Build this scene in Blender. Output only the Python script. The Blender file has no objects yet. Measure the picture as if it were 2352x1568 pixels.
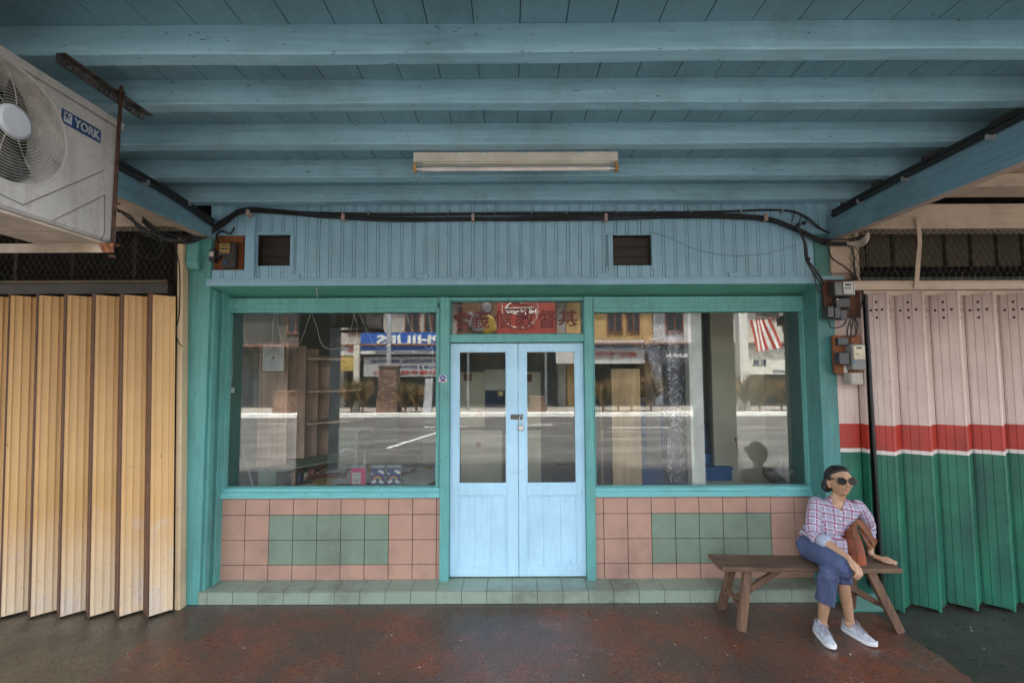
import bpy, bmesh, math, random
import numpy as np
from mathutils import Vector, Matrix
random.seed(7)
C = bpy.context.scene.collection
PI = math.pi
# ---------------------------------------------------------------- camera model (pixel -> point on a known real plane)
CF = 1078.0; CP = math.radians(3.54); CH = 1.834
def ray(x, y):
    dx = (x-1176)/CF; dy = -(y-784)/CF
    return (dx, math.cos(CP)-dy*math.sin(CP), math.sin(CP)+dy*math.cos(CP))
def atY(x, y, Y):
    r = ray(x, y); t = Y/r[1]; return (r[0]*t, CH+r[2]*t)
def atZ(x, y, Z):
    r = ray(x, y); t = (Z-CH)/r[2]; return (r[0]*t, r[1]*t)
W = 4.017      # plane of the shop front
FF = 3.82      # front plane of pillars and upper wall
# ---------------------------------------------------------------- mesh builder
class MB:
    def __init__(s): s.v = []; s.f = []; s.m = []; s.sm = []
    def add(s, vs, fs, mi=0, smooth=False):
        b = len(s.v); s.v += [tuple(p) for p in vs]
        for f in fs: s.f.append(tuple(b+i for i in f)); s.m.append(mi); s.sm.append(smooth)
        return s
    def box(s, x0, x1, y0, y1, z0, z1, mi=0):
        vs = [(x0,y0,z0),(x1,y0,z0),(x1,y1,z0),(x0,y1,z0),(x0,y0,z1),(x1,y0,z1),(x1,y1,z1),(x0,y1,z1)]
        return s.add(vs, [(0,3,2,1),(4,5,6,7),(0,1,5,4),(1,2,6,5),(2,3,7,6),(3,0,4,7)], mi)
    def hexa(s, vs, mi=0):
        return s.add(vs, [(0,3,2,1),(4,5,6,7),(0,1,5,4),(1,2,6,5),(2,3,7,6),(3,0,4,7)], mi)
    def bar(s, a, b, w, h, up=(0,0,1), mi=0, w2=None, h2=None):
        a = Vector(a); b = Vector(b); d = (b-a).normalized(); u = Vector(up)
        r = d.cross(u)
        if r.length < 1e-4: r = d.cross(Vector((0,1,0)))
        r.normalize(); u = r.cross(d).normalized()
        w2 = w if w2 is None else w2; h2 = h if h2 is None else h2
        vs = []
        for p, ww, hh in ((a,w,h),(b,w2,h2)):
            vs += [p-r*ww/2-u*hh/2, p+r*ww/2-u*hh/2, p+r*ww/2+u*hh/2, p-r*ww/2+u*hh/2]
        return s.add(vs, [(0,1,2,3),(7,6,5,4),(0,4,5,1),(1,5,6,2),(2,6,7,3),(3,7,4,0)], mi)
    def tube(s, pts, r, n=8, mi=0, cap=True):
        pts = [Vector(p) for p in pts]; rs = r if isinstance(r, (list, tuple)) else [r]*len(pts)
        vs = []; N = len(pts); prev = None
        for i, p in enumerate(pts):
            d = (pts[min(i+1,N-1)]-pts[max(i-1,0)])
            d = d.normalized() if d.length > 1e-9 else Vector((0,0,1))
            if prev is None:
                a = d.cross(Vector((0,0,1)))
                if a.length < .1: a = d.cross(Vector((0,1,0)))
            else:
                a = prev-d*prev.dot(d)
            a.normalize(); prev = a; b = d.cross(a)
            for k in range(n):
                t = 2*PI*k/n; vs.append(p+(a*math.cos(t)+b*math.sin(t))*rs[i])
        fs = [(i*n+k, i*n+(k+1)%n, (i+1)*n+(k+1)%n, (i+1)*n+k) for i in range(N-1) for k in range(n)]
        s.add(vs, fs, mi, True)
        if cap:
            s.add(vs[:n], [tuple(range(n))[::-1]], mi); s.add(vs[-n:], [tuple(range(n))], mi)
        return s
    def ell(s, c, rx, ry, rz, n=14, m=9, mi=0, R=None):
        vs = []; c = Vector(c)
        for j in range(m+1):
            ph = PI*j/m
            for k in range(n):
                t = 2*PI*k/n; p = Vector((rx*math.sin(ph)*math.cos(t), ry*math.sin(ph)*math.sin(t), rz*math.cos(ph)))
                if R: p = R @ p
                vs.append(c+p)
        return s.add(vs, [(j*n+k, (j+1)*n+k, (j+1)*n+(k+1)%n, j*n+(k+1)%n) for j in range(m) for k in range(n)], mi, True)
    def rings(s, rings, mi=0, smooth=True, cap=True):
        n = len(rings[0]); vs = [p for r in rings for p in r]
        s.add(vs, [(i*n+k, i*n+(k+1)%n, (i+1)*n+(k+1)%n, (i+1)*n+k) for i in range(len(rings)-1) for k in range(n)], mi, smooth)
        if cap:
            s.add(rings[0], [tuple(range(n))[::-1]], mi); s.add(rings[-1], [tuple(range(n))], mi)
        return s
    def prism(s, poly, fn, d0, d1, mi=0):
        """poly 2-D list, fn(u,v,d)->3D"""
        n = len(poly); a = [fn(u,v,d0) for u,v in poly]; b = [fn(u,v,d1) for u,v in poly]
        s.add(a+b, [tuple(range(n))[::-1], tuple(range(n,2*n))]+[(i,(i+1)%n,n+(i+1)%n,n+i) for i in range(n)], mi)
        return s
    def build(s, name, mats, parent=None, loc=None, bevel=0, fix=True):
        base = Vector((0,0,0))
        if parent is not None:
            p = parent
            while p.parent: p = p.parent
            base = Vector(p.location)
        elif loc is not None: base = Vector(loc)
        me = bpy.data.meshes.new(name)
        me.from_pydata([(v[0]-base.x, v[1]-base.y, v[2]-base.z) for v in s.v], [], s.f)
        mats = mats if isinstance(mats, (list, tuple)) else [mats]
        for m in mats: me.materials.append(m)
        me.polygons.foreach_set('material_index', s.m); me.polygons.foreach_set('use_smooth', s.sm)
        if fix:
            bm = bmesh.new(); bm.from_mesh(me); bmesh.ops.recalc_face_normals(bm, faces=bm.faces); bm.to_mesh(me); bm.free()
        me.update()
        o = bpy.data.objects.new(name, me); C.objects.link(o)
        if parent is not None: o.parent = parent
        else: o.location = base
        if bevel:
            b = o.modifiers.new('Bevel', 'BEVEL'); b.width = bevel; b.segments = 2; b.limit_method = 'ANGLE'; b.angle_limit = .6
        return o
def thing(name, label, cat, loc=(0,0,0), group=None, rz=0):
    o = bpy.data.objects.new(name, None); C.objects.link(o); o.location = loc; o.rotation_euler = (0,0,rz)
    o.empty_display_size = .1
    return tag(o, label, cat, group)
def tag(o, label=None, cat=None, group=None, kind=None):
    if label: o['label'] = label
    if cat: o['category'] = cat
    if group: o['group'] = group
    if kind: o['kind'] = kind
    return o
# ---------------------------------------------------------------- node helpers
class NT:
    def __init__(s, name):
        s.mat = bpy.data.materials.new(name); s.mat.use_nodes = True; s.t = s.mat.node_tree; s.n = s.t.nodes
        s.out = s.n['Material Output']; s.p = s.n['Principled BSDF']
        s.tc = s.n.new('ShaderNodeTexCoord')
    def L(s, a, b): s.t.links.new(a, b)
    def new(s, k, **kw):
        n = s.n.new(k)
        for a, b in kw.items(): setattr(n, a, b)
        return n
    def co(s, scale=(1,1,1), off=(0,0,0), src=None):
        m = s.new('ShaderNodeMapping'); m.inputs['Scale'].default_value = scale; m.inputs['Location'].default_value = off
        s.L(src or s.tc.outputs['Object'], m.inputs[0]); return m.outputs[0]
    def noise(s, scale, co=None, detail=5, rough=.55, dist=0):
        n = s.new('ShaderNodeTexNoise'); n.inputs['Scale'].default_value = scale; n.inputs['Detail'].default_value = detail
        n.inputs['Roughness'].default_value = rough; n.inputs['Distortion'].default_value = dist
        s.L(co or s.tc.outputs['Object'], n.inputs['Vector']); return n.outputs[0]
    def ramp(s, f, stops, interp='LINEAR'):
        r = s.new('ShaderNodeValToRGB'); r.color_ramp.interpolation = interp; e = r.color_ramp.elements
        while len(e) < len(stops): e.new(.5)
        for i, (p, c) in enumerate(stops):
            e[i].position = p; c = (c,c,c) if isinstance(c, (int,float)) else c; e[i].color = (*c[:3], 1)
        s.L(f, r.inputs[0]); return r.outputs[0]
    def mix(s, f, a, b, mode='MIX'):
        m = s.new('ShaderNodeMix', data_type='RGBA', blend_type=mode)
        for sock, v in ((m.inputs[0], f), (m.inputs[6], a), (m.inputs[7], b)):
            if isinstance(v, (int,float)): sock.default_value = v
            elif isinstance(v, (tuple,list)): sock.default_value = (*v[:3], 1)
            else: s.L(v, sock)
        return m.outputs[2]
    def math(s, op, a, b=0, c=0, clamp=False):
        m = s.new('ShaderNodeMath', operation=op, use_clamp=clamp)
        for i, v in enumerate((a,b,c)):
            if i >= len(m.inputs): break
            if isinstance(v, (int,float)): m.inputs[i].default_value = v
            else: s.L(v, m.inputs[i])
        return m.outputs[0]
    def xyz(s, co=None):
        x = s.new('ShaderNodeSeparateXYZ'); s.L(co or s.tc.outputs['Object'], x.inputs[0]); return x.outputs
    def bump(s, h, strength=.3, dist=.01, prev=None):
        b = s.new('ShaderNodeBump'); b.inputs['Strength'].default_value = strength; b.inputs['Distance'].default_value = dist
        s.L(h, b.inputs['Height'])
        if prev: s.L(prev, b.inputs['Normal'])
        return b.outputs[0]
    def fin(s, col=None, rough=None, normal=None, metal=None, **kw):
        for key, v in (('Base Color',col),('Roughness',rough),('Normal',normal),('Metallic',metal)):
            if v is None: continue
            if isinstance(v, (int,float)): s.p.inputs[key].default_value = v
            elif isinstance(v, (tuple,list)): s.p.inputs[key].default_value = (*v[:3],1)
            else: s.L(v, s.p.inputs[key])
        for k, v in kw.items(): s.p.inputs[k].default_value = v
        return s.mat
def plain(name, c, rough=.6, metal=0, var=.12, ns=6, bs=60, bump=.15, **kw):
    """one colour with a little unevenness in tone and surface"""
    t = NT(name); n = t.noise(ns); c2 = tuple(max(0, v*(1-var*2)) for v in c)
    c3 = tuple(min(1, v*(1+var)) for v in c)
    col = t.ramp(n, [(.3,c2),(.7,c3)])
    return t.fin(col, rough, t.bump(t.noise(bs), bump, .003), metal, **kw)
def paint(name, c, dirt=(.06,.06,.05), c2=None, grain='x', fleck=.66, dirtamt=.45, rough=.55, bump=.3, crack=False, ga=.4):
    """old brushed paint: tone drift, brush grain along one axis, dark flecks, chips, dirt"""
    t = NT(name); o = t.tc.outputs['Object']
    gs = {'x': (1.2,16,16), 'y': (16,1.2,16), 'z': (16,16,1.2)}[grain]
    c2 = c2 or tuple(v*.72 for v in c)
    base = t.mix(t.ramp(t.noise(1.3, detail=4), [(.35,0),(.68,1)]), c, c2)
    gr = t.noise(3, t.co(gs), detail=6)
    base = t.mix(t.ramp(gr, [(.42,0),(.75,ga)]), base, tuple(min(1,v*1.3+.02) for v in c))
    base = t.mix(t.ramp(gr, [(.25,ga),(.45,0)]), base, tuple(v*.6 for v in c))
    d = t.math('MULTIPLY', t.ramp(t.noise(2.2, detail=8, rough=.7), [(.48,0),(.75,1)]), dirtamt)
    base = t.mix(d, base, dirt)
    fl = t.ramp(t.noise(70, t.co(tuple(max(.35, v/16) if v < 2 else 1 for v in gs)), detail=3), [(fleck,0),(fleck+.03,.75)])
    base = t.mix(fl, base, dirt)
    n1 = t.bump(gr, bump, .004); n2 = t.bump(t.noise(180, detail=2), bump*.5, .002, n1)
    if crack:
        v = t.new('ShaderNodeTexVoronoi', feature='DISTANCE_TO_EDGE'); v.inputs['Scale'].default_value = 14
        wob = t.mix(.12, o, t.new('ShaderNodeTexNoise').outputs[1]); t.L(t.co((1,1,.8), src=wob), v.inputs['Vector'])
        ck = t.ramp(v.outputs[0], [(0,1),(.022,0)])
        msk = t.ramp(t.noise(3.5, detail=3), [(.50,0),(.62,.40)])
        base = t.mix(t.math('MULTIPLY', ck, msk), base, tuple(v*.35 for v in c))
    rg = t.ramp(t.noise(9), [(.3,rough-.1),(.7,rough+.12)])
    return t.fin(base, rg, n2)
def wood(name, c, c2, axis='x', rough=.75, bump=.5, sc=1):
    t = NT(name); gs = {'x': (.8,14,14), 'y': (14,.8,14), 'z': (14,14,.8)}[axis]
    w = t.noise(4*sc, t.co(gs), detail=8, rough=.65, dist=.6)
    base = t.ramp(w, [(.3,c2),(.55,c),(.75,tuple(min(1,v*1.35) for v in c))])
    base = t.mix(t.ramp(t.noise(3, detail=5), [(.45,0),(.75,.6)]), base, tuple(v*.35 for v in c2))
    return t.fin(base, rough, t.bump(w, bump, .004))
def bez(pts, n=12):
    """Catmull-Rom through points"""
    P = [Vector(p) for p in pts]; P = [P[0]*2-P[1]]+P+[P[-1]*2-P[-2]]; out = []
    for i in range(1, len(P)-2):
        for k in range(n):
            t = k/n
            out.append(.5*((2*P[i])+(-P[i-1]+P[i+1])*t+(2*P[i-1]-5*P[i]+4*P[i+1]-P[i+2])*t*t+(-P[i-1]+3*P[i]-3*P[i+1]+P[i+2])*t**3))
    out.append(P[-2]); return out
def text(name, body, mat, parent, origin, ux, uz, height, width=None, align='CENTER', depth=.0015, bold=0, shear=0):
    """lettering turned into a thin mesh. origin: centre of the text, ux: reading direction, uz: up"""
    cu = bpy.data.curves.new(name, 'FONT'); cu.body = body; cu.align_x = 'CENTER'; cu.extrude = .02; cu.offset = bold; cu.shear = shear
    cu.resolution_u = 3
    tmp = bpy.data.objects.new(name, cu); C.objects.link(tmp)
    dg = bpy.context.evaluated_depsgraph_get(); me = bpy.data.meshes.new_from_object(tmp.evaluated_get(dg))
    bpy.data.objects.remove(tmp)
    n = len(me.vertices); co = np.empty(n*3); me.vertices.foreach_get('co', co); co = co.reshape(-1,3)
    if n == 0: return None
    mn = co.min(0); mx = co.max(0); s = height/max(1e-6, mx[1]-mn[1]); sx = s if width is None else width/max(1e-6, mx[0]-mn[0])
    ux = np.array(Vector(ux).normalized()); uz = np.array(Vector(uz).normalized()); un = np.cross(ux, uz)
    ctr = (mn+mx)/2; q = co-ctr
    p = parent
    base = np.zeros(3)
    if p is not None:
        while p.parent: p = p.parent
        base = np.array(p.location)
    w = np.array(origin)+np.outer(q[:,0]*sx, ux)+np.outer(q[:,1]*s, uz)+np.outer(q[:,2]/.02*depth, un)-base
    me.vertices.foreach_set('co', w.ravel()); me.materials.clear(); me.materials.append(mat); me.update()
    o = bpy.data.objects.new(name, me); C.objects.link(o)
    if parent is not None: o.parent = parent
    return o
# ================================================================ MATERIALS
m_ceil = paint('ceiling paint', (.20,.37,.42), c2=(.16,.31,.36), grain='y', dirtamt=.35, fleck=.72, ga=.2)  # darker than the joists: shade above them put into the base colour
m_joist = paint('joist paint', (.28,.475,.555), c2=(.22,.395,.47), grain='x', dirtamt=.4, fleck=.68, bump=.5, ga=.3)  # lighter than the ceiling boards: light on the joists put into the colour
m_beamp = paint('cross beam paint', (.17,.33,.41), grain='y', dirtamt=.6, fleck=.70)
m_wallb = paint('upper wall paint', (.28,.475,.58), c2=(.24,.42,.52), grain='z', dirtamt=.25, fleck=.70, ga=.2)
m_teal = paint('teal frame paint', (.105,.33,.30), c2=(.085,.275,.245), grain='z', dirtamt=.3, fleck=.68)
m_tealh = paint('teal rail paint', (.15,.43,.42), c2=(.12,.37,.36), grain='x', dirtamt=.25, fleck=.68)
m_green = paint('green soffit paint', (.10,.34,.265), c2=(.085,.29,.225), grain='x', dirtamt=.25, fleck=.7)
m_dteal = paint('shaded pillar paint', (.055,.21,.19), c2=(.045,.17,.155), grain='z', dirtamt=.4, fleck=.64)  # darker copy of the teal frame paint, shade put into the colour
m_door = paint('door paint', (.41,.64,.76), c2=(.36,.58,.70), grain='z', dirtamt=.22, fleck=.72, ga=.18, crack=True, dirt=(.12,.15,.16))
m_dark = plain('dark inside', (.012,.011,.010), .9)
m_black = plain('black rubber', (.012,.012,.013), .5)
m_cream = paint('cream beam paint', (.46,.35,.26), c2=(.38,.285,.21), grain='x', dirtamt=.5, fleck=.70, ga=.25)
m_creamv = paint('cream frame paint', (.62,.47,.29), c2=(.54,.39,.23), grain='z', dirtamt=.3, fleck=.70, ga=.2)
m_white = plain('white enamel', (.62,.58,.50), .4)
m_steel = plain('bright steel', (.55,.56,.56), .3, 1)
m_rust = plain('rusty steel', (.16,.065,.03), .85, .2, var=.4, ns=30)
m_brass = plain('old brass', (.45,.27,.08), .4, .8)
m_brown = wood('dark meter board', (.10,.035,.012), (.035,.013,.006), 'z')
m_brown2 = wood('orange meter board', (.24,.075,.02), (.12,.035,.01), 'z')
m_greyplastic = plain('grey plastic', (.16,.165,.15), .4)
m_dgrey = plain('dark grey plastic', (.035,.036,.038), .4)
m_label = plain('printed label', (.50,.47,.42), .6)
m_mortar = plain('dark grout', (.025,.03,.03), .9)

def tilemat(name, c, grime):
    t = NT(name)
    base = t.mix(t.ramp(t.noise(5, detail=3), [(.35,0),(.7,1)]), c, tuple(v*.86 for v in c))
    base = t.mix(t.ramp(t.noise(160, detail=2), [(.45,0),(.8,.35)]), base, tuple(v*.6 for v in c))
    base = t.mix(t.ramp(t.noise(1.8, detail=8, rough=.7), [(.5,0),(.8,grime)]), base, (.06,.055,.045))
    sc = t.ramp(t.noise(9, t.co((9,9,1)), detail=2), [(.76,0),(.775,.5)])
    base = t.mix(sc, base, (.5,.5,.46))
    return t.fin(base, t.ramp(t.noise(8), [(.3,.28),(.7,.48)]), t.bump(t.noise(60), .1, .002))
m_tpink = tilemat('pink tile', (.43,.255,.185), .55)
m_tgreen = tilemat('sage tile', (.19,.25,.18), .55)
m_tstep = tilemat('step tile', (.27,.33,.25), .9)

# glass: clear sheet that mirrors more at grazing angles, slightly wavy like old float glass
def glassmat():
    t = NT('window glass'); t.n.remove(t.p)
    tr = t.new('ShaderNodeBsdfTransparent'); gl = t.new('ShaderNodeBsdfGlossy'); gl.inputs['Roughness'].default_value = 0.0
    tr.inputs[0].default_value = (.93,.95,.93,1)
    fr = t.new('ShaderNodeFresnel'); fr.inputs['IOR'].default_value = 1.62
    f = t.math('MULTIPLY', fr.outputs[0], 1.3, clamp=True)
    b = t.bump(t.noise(1.1, t.co((1,1,1.8)), detail=1), .10, .0013)
    t.L(b, gl.inputs['Normal'])
    mx = t.new('ShaderNodeMixShader'); t.L(f, mx.inputs[0]); t.L(tr.outputs[0], mx.inputs[1]); t.L(gl.outputs[0], mx.inputs[2])
    # dust film
    df = t.new('ShaderNodeBsdfDiffuse'); df.inputs[0].default_value = (.5,.48,.44,1)
    dm = t.new('ShaderNodeMixShader'); t.L(t.ramp(t.noise(2.5, t.co((1,1,.5)), detail=8, rough=.65), [(.35,.002),(.8,.020)]), dm.inputs[0])
    t.L(mx.outputs[0], dm.inputs[1]); t.L(df.outputs[0], dm.inputs[2])
    t.L(dm.outputs[0], t.out.inputs[0]); return t.mat
m_glass = glassmat()

# walkway: red painted bay between an olive and a dark green concrete bay
def floormat():
    t = NT('walkway concrete'); x = t.xyz(); o = t.tc.outputs['Object']
    wob = t.math('MULTIPLY', t.math('SUBTRACT', t.noise(4, detail=8, rough=.7), .5), .16)
    X = t.math('ADD', x[0], wob)
    big = t.noise(1.6, detail=8, rough=.68); mid = t.noise(7, detail=8, rough=.7, dist=.5); fine = t.noise(55, detail=5)
    red = t.ramp(big, [(.30,(.055,.036,.024)),(.43,(.105,.048,.030)),(.55,(.175,.050,.022)),(.72,(.23,.056,.020))])
    red = t.mix(t.ramp(mid, [(.42,0),(.62,.75)]), red, (.080,.054,.040))
    red = t.mix(t.ramp(t.noise(2.3, t.co((1,1,1),(5,3,0)), detail=9, rough=.75), [(.56,0),(.72,.65)]), red, (.19,.155,.14))
    red = t.mix(t.ramp(t.noise(1.1, t.co((1,1,1),(9,1,0)), detail=6), [(.5,0),(.68,.75)]), red, (.042,.040,.034))
    olv = t.ramp(big, [(.35,(.036,.034,.022)),(.5,(.078,.066,.040)),(.68,(.14,.112,.072))])
    olv = t.mix(t.ramp(mid, [(.5,0),(.75,.4)]), olv, (.055,.055,.045))
    grn = t.ramp(big, [(.35,(.016,.016,.012)),(.55,(.034,.032,.024)),(.75,(.062,.053,.038))])
    c = t.mix(t.math('LESS_THAN', X, -2.53), red, olv)
    c = t.mix(t.math('GREATER_THAN', X, 2.72), c, grn)
    Yw = t.math('ADD', x[1], t.math('MULTIPLY', wob, .8))
    c = t.mix(t.math('MULTIPLY', t.math('GREATER_THAN', Yw, 3.765), .75), c, (.10,.09,.08))
    for s_, th, cc in ((30,.715,(.42,.40,.36)),(75,.70,(.30,.26,.22)),(14,.74,(.02,.018,.016))):
        c = t.mix(t.ramp(t.noise(s_, detail=2), [(th,0),(th+.015,.8)]), c, cc)
    c = t.mix(t.ramp(fine, [(.38,.65),(.56,0)]), c, (.016,.013,.010))
    c = t.mix(t.ramp(t.noise(26, t.co((1,2.2,1)), detail=8, rough=.8), [(.52,0),(.66,.5)]), c, (.17,.13,.11))
    sc_ = t.ramp(t.noise(5, t.co((1,1,1),(3,9,0)), detail=2, dist=2.5), [(.495,0),(.5,.45),(.505,0)]); c = t.mix(sc_, c, (.02,.018,.016))
    rg = t.ramp(mid, [(.3,.20),(.7,.48)])
    return t.fin(c, rg, t.bump(fine, .25, .003, t.bump(mid, .2, .006)))
m_floor = floormat()
def asphalt():
    t = NT('asphalt'); c = t.ramp(t.noise(1.2, detail=6), [(.3,(.058,.056,.054)),(.7,(.095,.092,.087))])
    c = t.mix(t.ramp(t.noise(14, t.co((1,.4,1)), detail=8, rough=.75), [(.42,0),(.66,.8)]), c, (.04,.038,.036)); c = t.mix(t.ramp(t.noise(.5, t.co((.4,2,1)), detail=5), [(.5,0),(.62,.5)]), c, (.16,.15,.14))
    return t.fin(c, .85, t.bump(t.noise(200), .3, .004))
m_asph = asphalt()

# ================================================================ GROUND
g = MB(); g.box(-60,60,-40,.9,-.62,-.2); g.box(-60,60,.9,60,-.62,-.21)
tag(g.build('road', m_asph), kind='structure')
fl = MB()
nx = 70
fl.box(-6,6,.95,FF,-.2,0.0)
fl.box(-6,-2.61,FF,4.3,-.2,0.0); fl.box(2.60,6,FF,4.3,-.2,0.0)
tag(fl.build('walkway_floor', m_floor), kind='structure')
kb = MB(); kb.box(-60,60,-13.3,-12.75,-.2,-.04)
tag(kb.build('kerb', plain('white kerb paint', (.75,.74,.70), .7, ns=2, var=.1)), kind='structure')
pv = MB(); pv.box(-60,60,-22,-13.3,-.2,-.05)
tag(pv.build('pavement', plain('pale concrete paving', (.28,.26,.23), .85)), kind='structure')
rm = MB()
for (a, b) in (((.0,-9.6),(1.5,-9.6)), ((-3.2,-9.0),(-1.7,-9.2)), ((-2.05,-9.2),(-3.3,-4.4)), ((3.4,-8.6),(5.6,-8.6))):
    rm.bar((a[0],a[1],-.194), (b[0],b[1],-.194), .14, .004)
tag(rm.build('road_marking', plain('road paint', (.6,.6,.56), .8, var=.3, ns=20)), kind='structure')

# ================================================================ OUR SHOPHOUSE
shop = thing('shophouse', 'blue and green timber shophouse front with two display windows and a double door', 'shophouse', (0,W,0))
# ---- pillars
def pillar(x0, x1, mat):
    p = MB(); p.box(x0,x1,FF,4.25,0,2.95)
    return p.build('pillar', mat, shop, bevel=.006)
pl = pillar(-2.655,-2.478, m_teal)
q = MB(); q.prism([(0,0),(-.035,.02),(-.05,.07),(-.045,.22),(-.055,.27),(-.055,.29),(0,.29)], lambda u,v,d: (d,FF+u-.001,2.655+v), -2.655, -2.553)
q.build('bracket', m_teal, pl, bevel=.004)
q = MB(); q.box(-2.685,-2.656,FF+.03,4.2,0,2.95); q.build('side_trim', m_teal, pl)
# stepped mouldings between pillar and window frame
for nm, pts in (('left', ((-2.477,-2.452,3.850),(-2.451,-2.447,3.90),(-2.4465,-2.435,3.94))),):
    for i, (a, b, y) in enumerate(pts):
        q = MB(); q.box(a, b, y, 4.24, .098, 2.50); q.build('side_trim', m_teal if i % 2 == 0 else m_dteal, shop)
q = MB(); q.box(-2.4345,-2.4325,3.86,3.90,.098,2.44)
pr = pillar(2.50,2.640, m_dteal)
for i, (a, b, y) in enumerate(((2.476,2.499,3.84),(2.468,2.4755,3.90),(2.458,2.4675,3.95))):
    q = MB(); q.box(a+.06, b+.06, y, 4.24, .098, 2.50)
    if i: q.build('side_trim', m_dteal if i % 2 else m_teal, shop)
# ---- step
st = MB(); st.box(-2.49,2.50,FF+.004,4.30,0.0,.097)
step = st.build('step', m_mortar, shop)
ti = MB()
k0 = -13
for k in range(k0, 13):
    a = max(-2.488, k*.2006-.006+.0018); b = min(2.498, (k+1)*.2006-.006-.0018)
    if b-a < .01: continue
    ti.box(a,b,FF,FF+.006,.002,.094)
    ti.box(a,b,FF,W-.004,.0975,.102); ti.box(a,b,W,4.25,.0975,.102)
ti.build('step_tile', m_tstep, step, bevel=.0015)
# ---- tiled dado walls
zl = [.1025, atY(1000,1294.6,W)[1], atY(1000,1237.6,W)[1], atY(1000,1180,W)[1], .776]
def dado(x0, x1, xs0, nm):
    w = MB(); w.box(x0,x1,W+.006,W+.12,.10,.776); wall = w.build('dado_wall', m_mortar, shop)
    tp, tg = MB(), MB()
    for k in range(-2, 12):
        a = max(x0, xs0+.2002*k+.0027); b = min(x1, xs0+.2002*(k+1)-.0027)
        if b-a < .008: continue
        for r in range(4):
            green = r in (1,2) and 2 <= k < 7
            dy = random.uniform(-.0006,.0006)
            (tg if green else tp).box(a,b,W+dy,W+.007,zl[r]+.0026,zl[r+1]-.0026)
    tp.build('pink_tile', m_tpink, wall, bevel=.001); tg.build('green_tile', m_tgreen, wall, bevel=.001)
dado(-2.478,-.609, atY(508.8,1143,W)[0], 'l')
dado(.690,2.50, atY(1384.6,1143,W)[0], 'r')
# ---- windows
def window(x0,x1,z0,z1,fx0,fx1,fz0,fz1):
    f = MB(); y0, y1 = W-.012, W+.058
    f.box(fx0,x0,y0,y1,z0,fz1); f.box(x1,fx1,y0,y1,z0,fz1); f.box(x0,x1,y0,y1,z1,fz1)
    f.box(x0-.0,x1,y0+.02,y1,z0-.001,z0+.006)
    win = f.build('window_frame', m_teal, shop, bevel=.003)
    b = MB(); e = .032
    b.box(fx0+.012,x0-.012,y0-.008,y0-.0005,z0,fz1-.03); b.box(x1+.012,fx1-.012,y0-.008,y0-.0005,z0,fz1-.03)
    b.box(fx0+.012,fx1-.012,y0-.008,y0-.0005,z1+.035,z1+.075)
    b.build('bead', m_teal, win, bevel=.002)
    s = MB(); s.box(fx0,fx1,y0-.022,y1,fz0,z0-.030); s.box(fx0,fx1,y0-.006,y1,z0-.030,z0)
    s.build('sill', m_tealh, win, bevel=.003)
    p = MB(); p.box(x0-.004,x1+.004,W+.045,W+.050,z0-.003,z1+.003); p.build('pane', m_glass, win)
    return win
winL = window(-2.425,-.648,.857,2.338,-2.505,-.609,.778,2.463)
winR = window(.706,2.495,.852,2.330,.690-.0,2.545,.778,2.463)
# ---- door posts, transom
q = MB()
q.box(-.608,-.531,W-.035,4.16,.102,2.4625); q.box(.617,.689,W-.035,4.16,.102,2.4625)
q.box(-.531,.617,W-.02,4.16,2.075,2.142); q.box(-.531,.617,W-.015,4.16,2.436,2.4625)
frame = q.build('door_frame', m_teal, shop, bevel=.003)
q = MB()
q.box(-.531,-.519,W+.0,4.15,2.142,2.436); q.box(.605,.617,W+.0,4.15,2.142,2.436); q.box(-.519,.605,W+.0,4.15,2.142,2.150); q.box(-.519,.605,W+.0,4.15,2.428,2.436)
q.build('transom_bead', m_dteal, frame)
q = MB(); q.box(-.519,.605,W+.03,W+.035,2.150,2.428); tpane = q.build('transom_pane', m_glass, frame)
m_redch = plain('faded red lettering', (.12,.012,.008), .6, var=.2)
for ch, px in zip('會義信教督基', (1063,1104,1156,1206,1257,1305)):
    c_ = atY(px, 733, W+.028)
    text('painted_character', ch, m_redch, frame, (c_[0], W+.0275, c_[1]), (1,0,0), (0,0,1), .158, bold=.012)
# ---- door leaves
def leaf(x0, x1, gx0, gx1, px0, px1, side):
    Y0, Y1 = 4.045, 4.085
    gz0, gz1 = .868+.006, 2.003; pz0, pz1 = atY(1100,1303,Y0)[1], atY(1100,1137,Y0)[1]
    d = MB()
    d.box(x0,gx0,Y0,Y1,.114,2.07); d.box(gx1,x1,Y0,Y1,.114,2.07)
    d.box(gx0,gx1,Y0,Y1,gz1,2.07); d.box(gx0,gx1,Y0,Y1,pz1,gz0); d.box(gx0,gx1,Y0,Y1,.114,pz0)
    door = d.build('door', m_door, shop, bevel=.003)
    p = MB(); n = 3; w = (gx1-gx0)/n
    for i in range(n): p.box(gx0+i*w+(.0005 if i else 0), gx0+(i+1)*w-(.0005 if i<n-1 else 0), Y0+.016, Y1-.008, pz0-.0, pz1)
    p.build('door_panel', m_door, door, bevel=.001)
    b = MB(); e = .010
    for (a,c_,z0,z1) in ((gx0,gx0+e,pz0,pz1),(gx1-e,gx1,pz0,pz1),(gx0+e,gx1-e,pz0,pz0+e),(gx0+e,gx1-e,pz1-e,pz1),
                         (gx0,gx0+e,gz0,gz1),(gx1-e,gx1,gz0,gz1),(gx0+e,gx1-e,gz0,gz0+e),(gx0+e,gx1-e,gz1-e,gz1)):
        b.box(a,c_,Y0+.006,Y0+.015,z0,z1)
    b.build('moulding', m_door, door)
    g = MB(); g.box(gx0+.001,gx1-.001,Y0+.0185,Y0+.0225,gz0,gz1); g.build('pane', m_glass, door)
    return door
def ax(x, y=950): return atY(x, y, 4.045)[0]
dl = leaf(-.530, ax(1189.6)-.0015, ax(1052.5), ax(1164), 0, 0, -1)
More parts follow.
